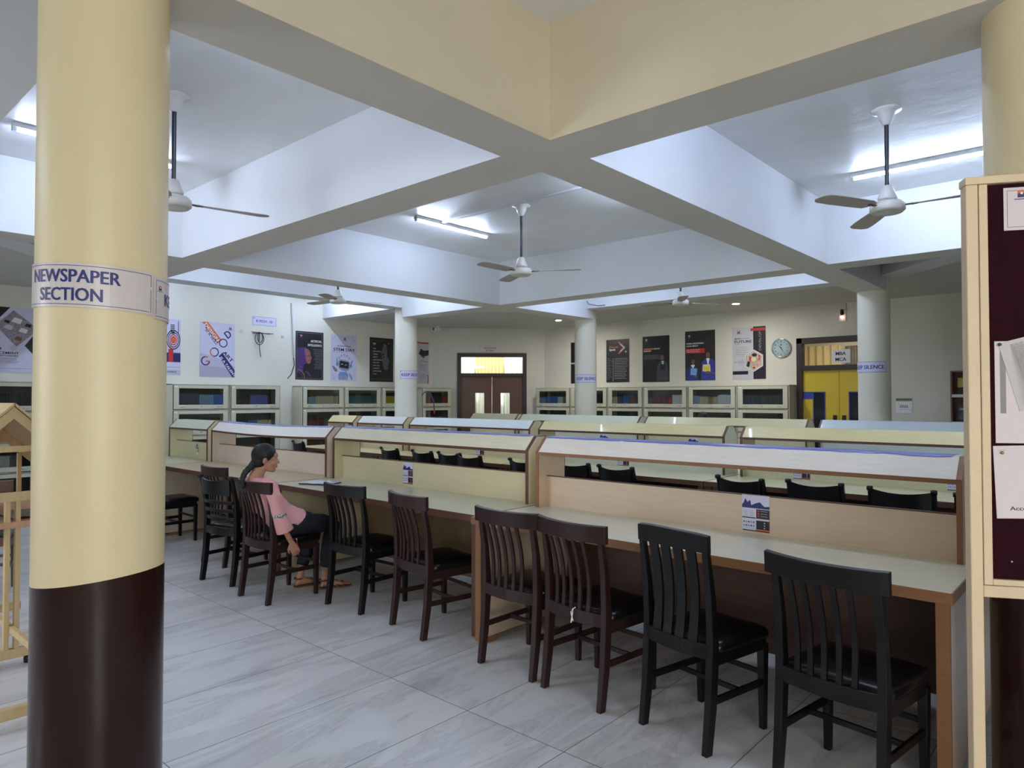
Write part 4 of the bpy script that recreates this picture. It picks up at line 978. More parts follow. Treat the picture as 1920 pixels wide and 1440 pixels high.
# without borders
s = Flat(0.625, 0.95, mat('near_black_print', rgb(22, 24, 30), .35)); s.emblem(.09, .85, .045, m_lgrey, m_grey, m_white)
s.rect(.03, .67, .25, .70, m_orange); s.text('WITHOUT', .26, .672, .028, m_white, w=.15); s.text('BORDERS', .03, .63, .028, m_white, w=.17); s.lines(.03, .46, .55, 4, .025, .006, m_grey, .3)
m_sh = mat('shadow_suit_print', rgb(58, 60, 66), .45, noise=.25, nscale=20)
s.poly([(.33, .02), (.34, .30), (.38, .40), (.44, .43), (.52, .43), (.58, .38), (.61, .10), (.60, .02)], m_sh); s.disc(.46, .50, .045, m_skin_p, ry=.055); s.poly([(.44, .43), (.50, .43), (.48, .30)], m_lgrey); s.rect(.42, .24, .53, .36, m_ink)
s.build('poster', 'near-black poster reading WITHOUT BORDERS with one shadowy figure', 'poster', BWL(-7.603, 1.90), P_LAB)
# global engineering
s = Flat(0.635, 0.98, mat('dark_photo_print', rgb(44, 42, 42), .35, noise=.2, nscale=6)); s.emblem(.09, .86, .04, m_lgrey, m_grey, m_white)
s.text('GLOBAL ENGINEERING,', .03, .72, .028, m_white, w=.37); s.text('LOCAL IMPACT', .03, .67, .028, m_white, w=.25)
s.rect(.02, .54, .42, .63, m_red); s.lines(.03, .34, .60, 2, .035, .010, m_lgrey, .2)
m_suit = mat('blue_suit_print', rgb(56, 62, 150), .45, noise=.15, nscale=12); m_sw = mat('blue_sweater_print', rgb(36, 56, 130), .45)
s.poly([(.02, .0), (.03, .20), (.07, .27), (.14, .29), (.20, .29), (.26, .25), (.28, .0)], m_sw); s.poly([(.12, .30), (.17, .24), (.21, .30), (.17, .33)], m_white); s.disc(.165, .375, .05, m_ink, ry=.065); s.disc(.17, .37, .038, m_skin_p, ry=.05)
s.poly([(.11, .11), (.12, .25), (.26, .235), (.24, .10)], m_sky); s.disc(.22, .08, .03, m_skin_p, ry=.02)
s.poly([(.34, .0), (.35, .34), (.40, .40), (.46, .43), (.54, .43), (.61, .40), (.635, .30), (.635, 0)], m_suit); s.poly([(.45, .43), (.52, .43), (.49, .26)], m_white); s.disc(.485, .51, .05, m_ink, ry=.07); s.disc(.485, .495, .042, m_skin_p, ry=.062)
s.poly([(.37, .18), (.38, .31), (.53, .31), (.54, .16)], m_cream := mat('cream_print', rgb(226, 216, 170), .5)); s.rect(.40, .19, .51, .27, m_yelp); s.disc(.48, .155, .06, m_skin_p, ry=.025); s.disc(.60, .14, .035, m_skin_p, ry=.02)
s.build('poster', 'poster of two people in blue holding books, reading GLOBAL ENGINEERING, LOCAL IMPACT', 'poster', BWL(-6.625, 1.915), P_LAB)
# future
s = Flat(0.645, 0.98, m_lgrey); s.rect(.41, 0, .645, .98, m_ink); s.rect(.36, .90, .64, .95, m_red)
s.emblem(.13, .87, .05, m_orange, m_navy, m_white); s.text('MAKE', .05, .755, .028, m_ink, w=.13); s.rect(.20, .763, .34, .772, m_grey); s.text('FUTURE', .05, .685, .052, m_ink, w=.33); s.rect(.05, .655, .14, .665, m_grey)
s.lines(.06, .34, .60, 6, .033, .006, m_grey, .3); s.rect(.04, .33, .043, .62, m_grey)
s.text('DEVELOP', .56, .53, .045, m_grey, w=.36, rot=90)
s.rect(.02, .325, .24, .328, m_grey)
for i in range(12): hgt = [.01, .03, .015, .008, .01, .03, .05, .03, .045, .06, .03, .02][i]; s.rect(.03+.018*i, .326-hgt, .034+.018*i, .326+hgt, m_grey)
def hexa(f, x, y, r, m): f.poly([(x+r*math.sin(PI*i/3)*.95, y+r*math.cos(PI*i/3)) for i in range(6)], m)
hexa(s, .425, .345, .205, m_white); hexa(s, .425, .345, .190, m_ink); hexa(s, .43, .345, .182, m_white); hexa(s, .43, .345, .17, mat('craft_photo_print', rgb(196, 170, 150), .5, noise=.25, nscale=18))
s.disc(.43, .45, .05, m_ink, ry=.03); s.disc(.35, .38, .02, m_red, ry=.05); s.disc(.52, .40, .02, m_red, ry=.05); s.disc(.42, .21, .025, m_red, ry=.02); s.poly([(.28, .24), (.33, .23), (.35, .32), (.30, .34)], m_ink); s.disc(.42, .37, .05, m_cream, ry=.04); s.ring(.50, .40, .02, .006, m_white)
s.rect(.01, .09, .31, .155, m_ink)
s.build('poster', 'grey and black poster reading MAKE FUTURE and DEVELOP with a hexagon photo', 'poster', BWL(-5.643, 1.92), P_LAB)
# clock
ck = thing('wall_clock', 'round wall clock with a chrome rim showing about twenty-five past ten', 'clock', (-4.71, YB, 2.475), 0)
mb = MB(); mb.smooth = True; mb.lathe([(0.150, 0.0), (0.176, -0.006), (0.178, -0.03), (0.165, -0.042), (0.150, -0.036), (0.148, -0.02)], n=48, axis='y'); mb.build('rim', mat('chrome', rgb(215, 218, 222), 0.12, metal=0.95), ck)
f = Flat(0.3, 0.3, mat('clock_face', rgb(196, 212, 214), .4), 0.001); f.mb = MB(); f.mb.mi = 0; f.z = 0.0235
f.disc(0, 0, .150, f.mats[0], n=48)
for i in range(1, 13):
    a = PI/2-i*PI/6; f.text(str(i), .115*math.cos(a), .115*math.sin(a)-.014, .030, m_ink, 'C')
for i in range(60):
    a = i*PI/30; c_, s_ = math.cos(a), math.sin(a); f.poly([(c_*.140-s_*.001, s_*.140+c_*.001), (c_*.140+s_*.001, s_*.140-c_*.001), (c_*.147+s_*.001, s_*.147-c_*.001), (c_*.147-s_*.001, s_*.147+c_*.001)], m_ink)
f.rect(-.016, .045, .016, .075, m_ink); f.rect(-.01, .06, .01, .07, m_white)
fo = f.mb.build('clock_face', f.mats, ck); fo.rotation_euler = (PI/2, 0, 0)
for nm, ang, L_, wd in (('hour_hand', 312, .075, .009), ('minute_hand', 152, .11, .007)):
    a = R_(ang); hnd = MB(); hnd.prism_z([(-wd*math.cos(a), wd*math.sin(a)), (L_*math.sin(a), L_*math.cos(a)), (wd*math.cos(a), -wd*math.sin(a)), (-.03*math.sin(a), -.03*math.cos(a))], .0262, .028); h = hnd.build(nm, m_ink, ck); h.rotation_euler = (PI/2, 0, 0)
g_ = MB(); g_.lathe([(0.149, -0.033), (0.0005, -0.034)], n=40, axis='y'); g_.build('glass', m_glass, ck)
# notice by the far wall
s = Flat(0.235, 0.245, m_white, .004); s.rect(0, .205, .235, .245, mat('green_strip_print', rgb(90, 130, 84), .5)); s.rect(0, .198, .235, .205, m_wall_b); s.rect(.02, .195, .235, .198, m_grey); s.rect(.02, .0, .235, .003, m_grey)
for i in range(5): s.rect(.06+.025*i, .09, .075+.025*i, .135, m_grey)
for x, y in ((.04, .15), (.21, .155), (.21, .06)): s.disc(x, y, .006, m_ink, n=8)
s.rect(.05, .06, .2, .067, m_lgrey)
s.build('paper_notice', 'white notice with a green strip on the far wall right of the pillar', 'notice', BWL(-2.86, 1.315))

# ================================================================ NOTICE BOARD in front on the right
nb = thing('notice_board', 'maroon felt notice board on a cream painted wooden stand at the right edge', 'notice board', (-0.338, 2.247, 0), math.atan2(0.463, 0.886))
m_cw = mat('cream_painted_wood', rgb(222, 198, 164), 0.5, noise=0.05, nscale=8, bump=0.35, bscale=50, stretch=(1, 1, .5))
m_felt = mat('maroon_felt', rgb(46, 17, 25), 0.95, noise=0.10, nscale=30, bump=0.2, bscale=300, spec=0.1)
# local x to the right along the board, -y towards the camera
for x in (0.0, 1.26):
    MB().box(x, x+0.030, -0.02, 0.02, 0, 2.135).build('post', m_cw, nb, bevel=0.003)
fr = MB().box(-0.002, 1.292, -0.024, 0.024, 2.135, 2.156).build('top_rail', m_cw, nb, bevel=0.002)
MB().box(0.030, 1.26, -0.018, 0.018, 1.016, 1.048).build('bottom_rail', m_cw, nb, bevel=0.003)
for a, b in ((0.031, 0.052), (1.238, 1.259)): MB().box(a, b, -0.022, 0.0, 1.050, 2.134).build('frame_strip', m_cw, nb, bevel=0.002)
MB().box(0.052, 1.238, -0.0215, 0.0, 1.050, 1.066).build('frame_strip', m_cw, nb, bevel=0.002)
MB().box(0.040, 1.25, -0.010, 0.004, 1.050, 2.133).build('felt_panel', m_felt, nb)
MB().box(0.030, 1.26, 0.005, 0.012, 1.049, 2.134).build('backing_board', m_cw, nb)
for x in (-0.005, 1.255): MB().box(x, x+0.04, -0.25, 0.25, 0, 0.035).build('foot', m_cw, nb, bevel=0.003)
NBM = Matrix.Translation((-0.338, 2.247, 0)) @ Matrix.Rotation(math.atan2(0.463, 0.886), 4, 'Z')
def nbp(x, z, out=0.0115): return NBM @ Matrix.Translation((x, -out, z)) @ Matrix.Rotation(PI/2, 4, 'X')
m_paper = mat('notice_paper', rgb(226, 212, 216), 0.7); m_news = mat('newsprint', rgb(206, 200, 198), 0.8); m_faint = mat('faint_type', rgb(150, 146, 148), .8)
s = Flat(0.20, 0.116, m_paper, .0015); s.border(.008, .001, m_ink); s.emblem(.043, .088, .020, m_orange, m_navy, m_white)
s.build('paper_notice', 'framed white card with the college badge at the top of the notice board', 'notice', nbp(0.093, 2.006))
s = Flat(0.21, 0.275, m_paper, .0015); s.rect(.012, .08, .026, .25, m_faint)
s.build('paper_notice', 'white sheet under the newspaper cutting on the notice board', 'notice', nbp(0.066, 1.431))
s = Flat(0.20, 0.19, m_news, .001)
random.seed(4)
for k in range(52):
    y = .178-.0032*k; x = .026
    while x < .172: l = random.uniform(.006, .02); s.rect(x, y, min(x+l, .180), y+.0014, m_faint); x += l+.0025
s.border(.02, .0006, m_grey)
o = s.build('newspaper_cutting', 'tilted newspaper cutting pinned over a white sheet on the notice board', 'newspaper cutting', nbp(0.074, 1.700, .0135) @ Matrix.Rotation(D(15), 4, 'Z') @ Matrix.Translation((0, -.19, 0)))
s = Flat(0.21, 0.195, m_paper, .0015); s.text('Access', .032, .022, .0105, m_ink, w=.054)
for i in range(5): s.rect(.012+.004*i, .183-.001*(i % 2), .014+.004*i, .184, m_grey)
s.build('paper_notice', 'white sheet with the word Access at its foot, low on the notice board', 'notice', nbp(0.066, 1.228) @ Matrix.Rotation(D(2), 4, 'Z'))
def pin(x, z, m, label, out=0.014):
    mb = MB(); mb.smooth = True; mb.lathe([(0.0045, 0), (0.0045, 0.002), (0.0028, 0.0045), (0.0035, 0.006), (0.0005, 0.0065)], n=12)
    o = mb.build('push_pin', m); o.matrix_world = nbp(x, z, out); return tag(o, label, 'push pin')
pin(0.077, 1.697, mat('green_pin', rgb(40, 90, 84), .3), 'dark green push pin holding the newspaper cutting', .0155)
pin(0.080, 1.405, mat('brass_pin', rgb(190, 170, 90), .25, metal=.8), 'brass push pin holding the sheet with the word Access', .0135)
pin(0.098, 1.115, m_metal, 'bare silver pin low on the maroon felt', .0125)

# ================================================================ NEWSPAPER STANDS left of the thick pillar
m_pine = mat('pine_wood', rgb(206, 178, 132), 0.5, noise=0.08, nscale=6, stretch=(6, 6, 1)); m_pink = mat('pinkish_wood', rgb(206, 160, 128), 0.5, noise=0.1, nscale=8, stretch=(8, 8, 1))
m_ply = mat('plywood_underside', rgb(120, 98, 76), 0.6, noise=0.1, nscale=5)
def stand(cx, cy, rz, label):
    """local x: across the slope (two sloping leaves), y: along the stand (0 .. 1.2 away)"""
    t = thing('newspaper_stand', label, 'newspaper stand', (cx, cy, 0), rz, 'wooden newspaper reading stands')
    Ld = 1.1
    for y in (0, Ld):
        for x in (-0.036, 0.014): MB().box(x, x+0.026, y-0.02, y+0.02, 0.10, 0.99).build('post', m_pine, t, bevel=0.003)
        MB().box(-0.33, 0.30, y-0.022, y+0.022, 0.045, 0.10).build('foot', m_pine, t, bevel=0.004)
        for s in (-1, 1):
            k = MB(); k.smooth = True; k.lathe([(0.008, 0), (0.022, 0.002), (0.024, 0.02), (0.022, 0.04), (0.008, 0.044)], c=(s*0.11-0.02, y, 0.0), n=14); k.build('foot_pad', m_black, t)
        g = MB()
        for s in (-1, 1): g.rings([[(0, y-q, 1.505), (0, y-q, 1.435), (0, y+q, 1.435), (0, y+q, 1.505)] if j == 0 else [(s*0.37, y-q, 1.145), (s*0.37, y-q, 1.075), (s*0.37, y+q, 1.075), (s*0.37, y+q, 1.145)] for j, q in ((0, .016), (1, .016))])
        g.build('gable', m_pine, t)
        for s in (-1, 1): MB().box(s*0.28-0.012, s*0.28+0.012, y-0.016, y+0.016, 0.835, 1.16).build('riser', m_pine, t)
        MB().box(-0.15, 0.30, y-0.012, y+0.012, 1.24, 1.275).build('tie', m_pine, t)
    for s in (-1, 1):
        MB().rings([[(s*0.003, y, 1.526), (s*0.003, y, 1.508), (s*0.40, y, 1.122), (s*0.40, y, 1.140)] for y in (-0.03, Ld+0.03)]).build('sloping_board', m_pine, t)
    MB().box(-0.42, 0.40, -0.03, Ld+0.03, 0.80, 0.835).build('shelf', m_pink, t, bevel=0.003)
    MB().box(-0.42, 0.40, -0.04, -0.015, 0.955, 1.01).build('rail', m_pine, t, bevel=0.003)
    MB().box(-0.01, 0.015, -0.9, Ld-0.02, 0.20, 0.235).build('cross_bar', m_pine, t)
    MB().box(-0.33, 0.30, -0.94, -0.90, 0.045, 0.10).build('foot', m_pine, t, bevel=0.004)
    MB().box(-0.02, 0.02, -0.94, -0.90, 0.10, 0.60).build('post', m_pine, t, bevel=0.003)
    return t
st = stand(-4.87, 1.07, PI/2, 'pine newspaper stand with a gabled top just left of the thick pillar')
STM = Matrix.Translation((-4.87, 1.07, 0)) @ Matrix.Rotation(PI/2, 4, 'Z')
def paper_stack(n, x, y, z, m, label, rot=0, w=.42, d=.32):
    mb = MB(); random.seed(n*7)
    for i in range(n):
        a = random.uniform(-.05, .05); M3 = Matrix.Rotation(a, 3, 'Z'); rr = []
        for j in range(9):
            u = -w/2+w*j/8; q = .006*math.sin(j*1.1+i)
            rr.append([M3 @ Vector((u, -d/2, 0))+Vector((0, 0, i*.011+q)), M3 @ Vector((u, d/2, 0))+Vector((0, 0, i*.011+q*.4)), M3 @ Vector((u, d/2, 0))+Vector((0, 0, i*.011+.009+q*.4)), M3 @ Vector((u, -d/2, 0))+Vector((0, 0, i*.011+.009+q))])
        mb.rings(rr)
    o = mb.build('newspaper', m); o.matrix_world = STM @ Matrix.Translation((x, y, z+.008)) @ Matrix.Rotation(rot, 4, 'Z')
    return tag(o, label, 'newspaper')
m_newsd = mat('printed_newspaper', rgb(120, 112, 106), .8, noise=.5, nscale=40, stretch=(1, 3, 1))
paper_stack(1, -0.20, 0.22, 0.836, m_newsd, 'folded newspaper lying at the front of the pine stand shelf', w=.34)
paper_stack(1, -0.18, 0.62, 0.836, m_news, 'folded newspaper lying further back on the pine stand shelf')
paper_stack(1, 0.16, 0.22, 0.836, m_newsd, 'dark printed newspaper near the thick pillar on the stand shelf', rot=.1, w=.30)
# stool-like chairs behind the stand
slat = slat_chair('brown chair behind the newspaper stand, only its legs showing', mat('mid_brown_wood', rgb(104, 76, 62), .45, noise=.1, nscale=6), -6.62, 1.22, D(70)); slat['group'] = 'chairs by the newspaper stands'

# ================================================================ SMALL THINGS ON WALLS AND DESKS
def hang(paths, name, m, label, cat, r=.004):
    mb = MB(); mb.smooth = True
    for p in paths: mb.tube(p, r, n=6)
    return tag(mb.build(name, m), label, cat)
X0 = XL+0.02
hang([[(X0, 7.10, 3.4), (X0+.002, 7.12, 3.1), (X0, 7.13, 2.95), (X0, 7.15, 2.35)]], 'wall_conduit', m_batten, 'thin white conduit running down the left wall beside the AI poster', 'conduit', .014)
hang([[(X0, 7.15, 2.35), (X0+.01, 7.16, 2.2), (X0+.03, 7.08, 2.02), (X0+.04, 7.0, 1.94)]], 'loose_cable', m_black, 'loose dark cable at the foot of the white conduit', 'cable', .008)
def curve_pts(f, n=24): return [f(i/n) for i in range(n+1)]
hang([curve_pts(lambda t: (X0+.02, 6.42+.09*math.sin(2*PI*t)+.02*t, 2.79-.115*(1-math.cos(2*PI*t)))),
      curve_pts(lambda t: (X0+.03, 6.44+.05*math.sin(2*PI*t), 2.78-.09*(1-math.cos(2*PI*t)))),
      [(X0+.02, 6.43, 2.58), (X0+.02, 6.44, 2.45), (X0+.02, 6.46, 2.33)], [(X0+.01, 6.28, 2.79), (X0+.03, 6.42, 2.78), (X0+.04, 6.62, 2.765)], [(X0+.01, 6.30, 2.765), (X0+.03, 6.42, 2.77), (X0+.03, 6.70, 2.775)],
      [(X0+.02, 6.43, 2.77), (X0+.02, 6.42, 2.6)]], 'cable_loop', m_black, 'looped black cables hanging on the left wall under B.TECH - EE', 'cable', .007)
for y, z, lb in ((6.10, 2.79, 'small wall fixing left of the looped cables'), (7.0-.08, 2.74, 'small wall fixing right of the looped cables')):
    mb = MB(); mb.lathe([(0.03, 0), (0.03, 0.012), (0.012, 0.02)], c=(y, z, XL) , n=10, axis='x'); o = mb.build('wall_hook', m_lgrey)
    o.data.transform(Matrix(((0, 0, 1, 0), (1, 0, 0, 0), (0, 1, 0, 0), (0, 0, 0, 1))).inverted() @ Matrix.Identity(4)) if False else None
    bpy.data.objects.remove(o)
    mb = MB(); mb.lathe([(0.028, 0), (0.026, 0.012), (0.012, 0.02)], c=(XL, y, z), n=12, axis='x'); tag(mb.build('wall_hook', m_lgrey), lb, 'wall hook')
def camera(x, y, z, rz, label):
    t = thing('security_camera', label, 'security camera', (x, y, z), rz)
    mb = MB(); mb.lathe([(0.05, 0.0), (0.05, -0.02), (0.03, -0.03)], n=16); mb.build('base', m_white, t)
    mb = MB(); mb.smooth = True; mb.lathe([(0.03, -0.10), (0.036, -0.09), (0.036, 0.06), (0.03, 0.07), (0.02, 0.066)], c=(0, 0, -0.065), n=18, axis='y'); b = mb.build('camera_body', m_white, t)
    mb = MB(); mb.lathe([(0.028, -0.112), (0.028, -0.101)], c=(0, 0, -0.065), n=16, axis='y'); mb.build('lens', m_black, b)
    return t
camera(-7.62, 10.16, ZP, D(25), 'small bullet security camera beside the top of the middle slim pillar')
camera(-11.7, 10.55, ZP+.03, D(-20), 'small security camera under the ceiling at the left corner')
hang([curve_pts(lambda t: (-7.47+.10*math.sin(2*PI*t), 10.10, 3.38+.13*math.cos(2*PI*t))), curve_pts(lambda t: (-7.45+.09*math.sin(2*PI*t), 10.09, 3.37+.12*math.cos(2*PI*t))), [(-7.37, 10.1, 3.46), (-7.2, 10.1, 3.25), (-7.0, 10.1, 3.2), (-6.85, 10.1, 3.2)], [(-7.55, 10.1, 3.3), (-7.6, 10.12, 3.15)]],
     'cable_loop', m_grey, 'coiled grey cable on the beam above the middle slim pillar', 'cable', .008)
# emergency lamp on the back wall
t = thing('wall_lamp', 'small wall lamp with a dark holder and a faint warm bulb above the yellow door', 'wall lamp', (-3.66, YB, 2.98))
MB().box(-0.055, 0.055, -0.02, 0, -0.10, 0.08).build('back_plate', m_white, t, bevel=.004)
mb = MB(); mb.lathe([(0.022, 0.10), (0.03, 0.03), (0.018, 0.0)], c=(0, -0.05, 0), n=14); mb.build('holder', m_black, t); mb = MB(); mb.smooth = True; mb.ball((0, -0.05, -0.03), .026); mb.build('bulb', mat('warm_bulb', (1, .45, .3, 1), .4, emit=1.6), t)
hang([[(-3.60, YB-.01, 3.19), (-3.60, YB-.012, 3.06)]], 'lamp_wire', m_grey, 'thin wire leading up from the small wall lamp', 'wire', .005)
# fire hose reel pipe beside the left slim pillar
hang([[(-11.35, 9.15+.62, 1.62), (-11.34, 9.85, 1.70), (-11.32, 10.0, 1.66), (-11.31, 10.08, 1.48), (-11.31, 10.1, 1.30)]], 'hose', mat('blue_grey_hose', rgb(70, 90, 130), .4), 'curved blue-grey hose beside the leftmost slim pillar', 'hose', .012)
mb = MB(); mb.lathe([(0.012, 0), (0.02, -.03), (0.008, -.07)], c=(-11.31, 10.1, 1.30), n=10); tag(mb.build('hose_nozzle', m_red), 'red nozzle tip at the end of the curved hose', 'nozzle')
# magazine rack right
rk = thing('magazine_rack', 'brown wooden magazine rack against the far wall, cut off by the notice board', 'rack', (-1.55, YB-0.28, 0))
m_rk = mat('rack_wood', rgb(128, 100, 78), .5, noise=.1, nscale=6, stretch=(6, 6, 1))
for x in (-.5, .48): MB().box(x, x+.02, 0, .28, 0, 1.98).build('side_panel', m_rk, rk)
MB().box(-.48, .48, 0, .28, 1.96, 1.98).build('top_board', m_rk, rk); MB().box(-.48, .48, .26, .275, 0.1, 1.96).build('back_panel', m_rk, rk)
for z in (0.32, .74, 1.16, 1.575): MB().box(-.48, .48, 0.0, .26, z, z+.02).build('shelf', m_rk, rk); MB().box(-.48, .48, -.012, 0.0, z, z+.045).build('ledge', m_white, rk)
for i, (z, m, lb) in enumerate(((1.60, m_yelp, 'yellow magazine on the top level of the rack'), (1.185, mat('football_cover', rgb(90, 96, 110), .4, noise=.5, nscale=14), 'magazine with a sports picture on the second level of the rack'))):
    s = Flat(.21, .28, m, .006); s.rect(0, 0, .21, .13 if i == 0 else .05, m_dark); s.rect(.02, .2, .16, .23, m_lgrey); s.disc(.11, .12, .03, m_skin_p if i == 0 else m_white); s.poly([(.08, .02), (.14, .02), (.13, .10), (.09, .10)], m_white)
    M = Matrix.Translation((-1.98, YB-.17, z)) @ Matrix.Rotation(D(78), 4, 'X'); s.build('magazine', lb, 'magazine', M)
# open book with a cover sheet before the girl
bk = thing('open_book', 'open notebook lying at the edge of the desk before the girl', 'book', (-5.36, 3.44, LT+0.0015), D(20))
mb = MB(); mb.box(-.15, .15, -.105, .105, 0, .008); mb.build('cover', m_ink, bk, bevel=.002)
mb = MB(); mb.smooth = True
for s_ in (-1, 1):
    rr = []
    for i in range(9):
        u = i/8; z = .010+.016*math.sin(PI*min(u*1.25, 1)) if s_ < 0 else .010+.02*math.sin(PI*min(u*1.1, 1))*(1-.4*u)
        rr.append([(s_*.145*u, -.1, .0085), (s_*.145*u, .1, .0085), (s_*.145*u, .1, z), (s_*.145*u, -.1, z)])
    mb.rings(rr)
mb.build('pages', mat('book_page', rgb(226, 230, 240), .6), bk)

# ================================================================ PEOPLE
m_skin = mat('skin', rgb(184, 136, 112), 0.5, noise=0.03, nscale=30); m_skin.node_tree.nodes['Principled BSDF'].inputs['Subsurface Weight'].default_value = 0.08
m_skin.node_tree.nodes['Principled BSDF'].inputs['Subsurface Radius'].default_value = (0.01, 0.004, 0.002)
m_hair = mat('black_hair', rgb(11, 10, 11), 0.5, noise=0.3, nscale=60, stretch=(1, 1, .2), bump=0.25, bscale=120)
m_pinkc = mat('pink_cotton', rgb(226, 164, 164), 0.8, noise=0.05, nscale=12, bump=0.5, bscale=16)
m_navyc = mat('navy_cotton', rgb(26, 27, 40), 0.75, noise=0.1, nscale=10, bump=0.3, bscale=14)
m_tanl = mat('brown_sandal_leather', rgb(112, 66, 50), 0.5)
def remesh(mb, voxel, name, m, parent, smooth_it=4):
    o = mb.build('tmp', m)
    r = o.modifiers.new('r', 'REMESH'); r.mode = 'VOXEL'; r.voxel_size = voxel; r.use_smooth_shade = True
    sm = o.modifiers.new('s', 'SMOOTH'); sm.factor = 0.5; sm.iterations = smooth_it
    bpy.context.view_layer.update()
    me = bpy.data.meshes.new_from_object(o.evaluated_get(bpy.context.evaluated_depsgraph_get()))
    me.name = name; me.materials.clear(); me.materials.append(m)
    me.polygons.foreach_set('use_smooth', [True]*len(me.polygons))
    bpy.data.objects.remove(o)
    n = bpy.data.objects.new(name, me); COL.objects.link(n); n.parent = parent; return n
def hand(mb, wr, dirv, palmn, side, curl=0.5, grip=False):
    """wrist point, direction of the fingers, normal of the palm (pointing out of the palm), thumb on the +side of across"""
    d = Vector(dirv).normalized(); n = Vector(palmn); n = (n-d*n.dot(d)).normalized(); a = d.cross(n)*side
    w = Vector(wr)
    mb.rings([[w+d*t+a*(wd*math.cos(2*PI*k/12)+of)+n*th*math.sin(2*PI*k/12) for k in range(12)] for t, wd, th, of in ((-.012, .020, .016, 0), (.01, .024, .014, 0), (.04, .033, .012, 0), (.068, .034, .010, 0), (.08, .030, .008, 0))])
    for i, (ln, off) in enumerate(((.066, .027), (.074, .009), (.068, -.009), (.054, -.026))):
        p = w+d*.072+a*off; pts = [p-d*.012, p]; c = 0.15
        for q, seg in enumerate((.45, .3, .25)):
            c += curl*(0.6, 0.9, 0.6)[q]*(1+0.12*i); dd = d*math.cos(c)+n*math.sin(c); p = p+dd*ln*seg; pts.append(p)
        mb.tube(pts, [.0088, .0085, .0078, .0072, .0060], n=8, up=a)
    p = w+d*.018+a*.022; t1 = (d*.7+a*.55+n*.35).normalized(); t2 = (d*.85+a*.1+n*.5).normalized()
    mb.tube([p-a*.012, p, p+t1*.034, p+t1*.034+t2*.026, p+t1*.034+t2*.046], [.012, .0125, .0105, .009, .007], n=8, up=n)
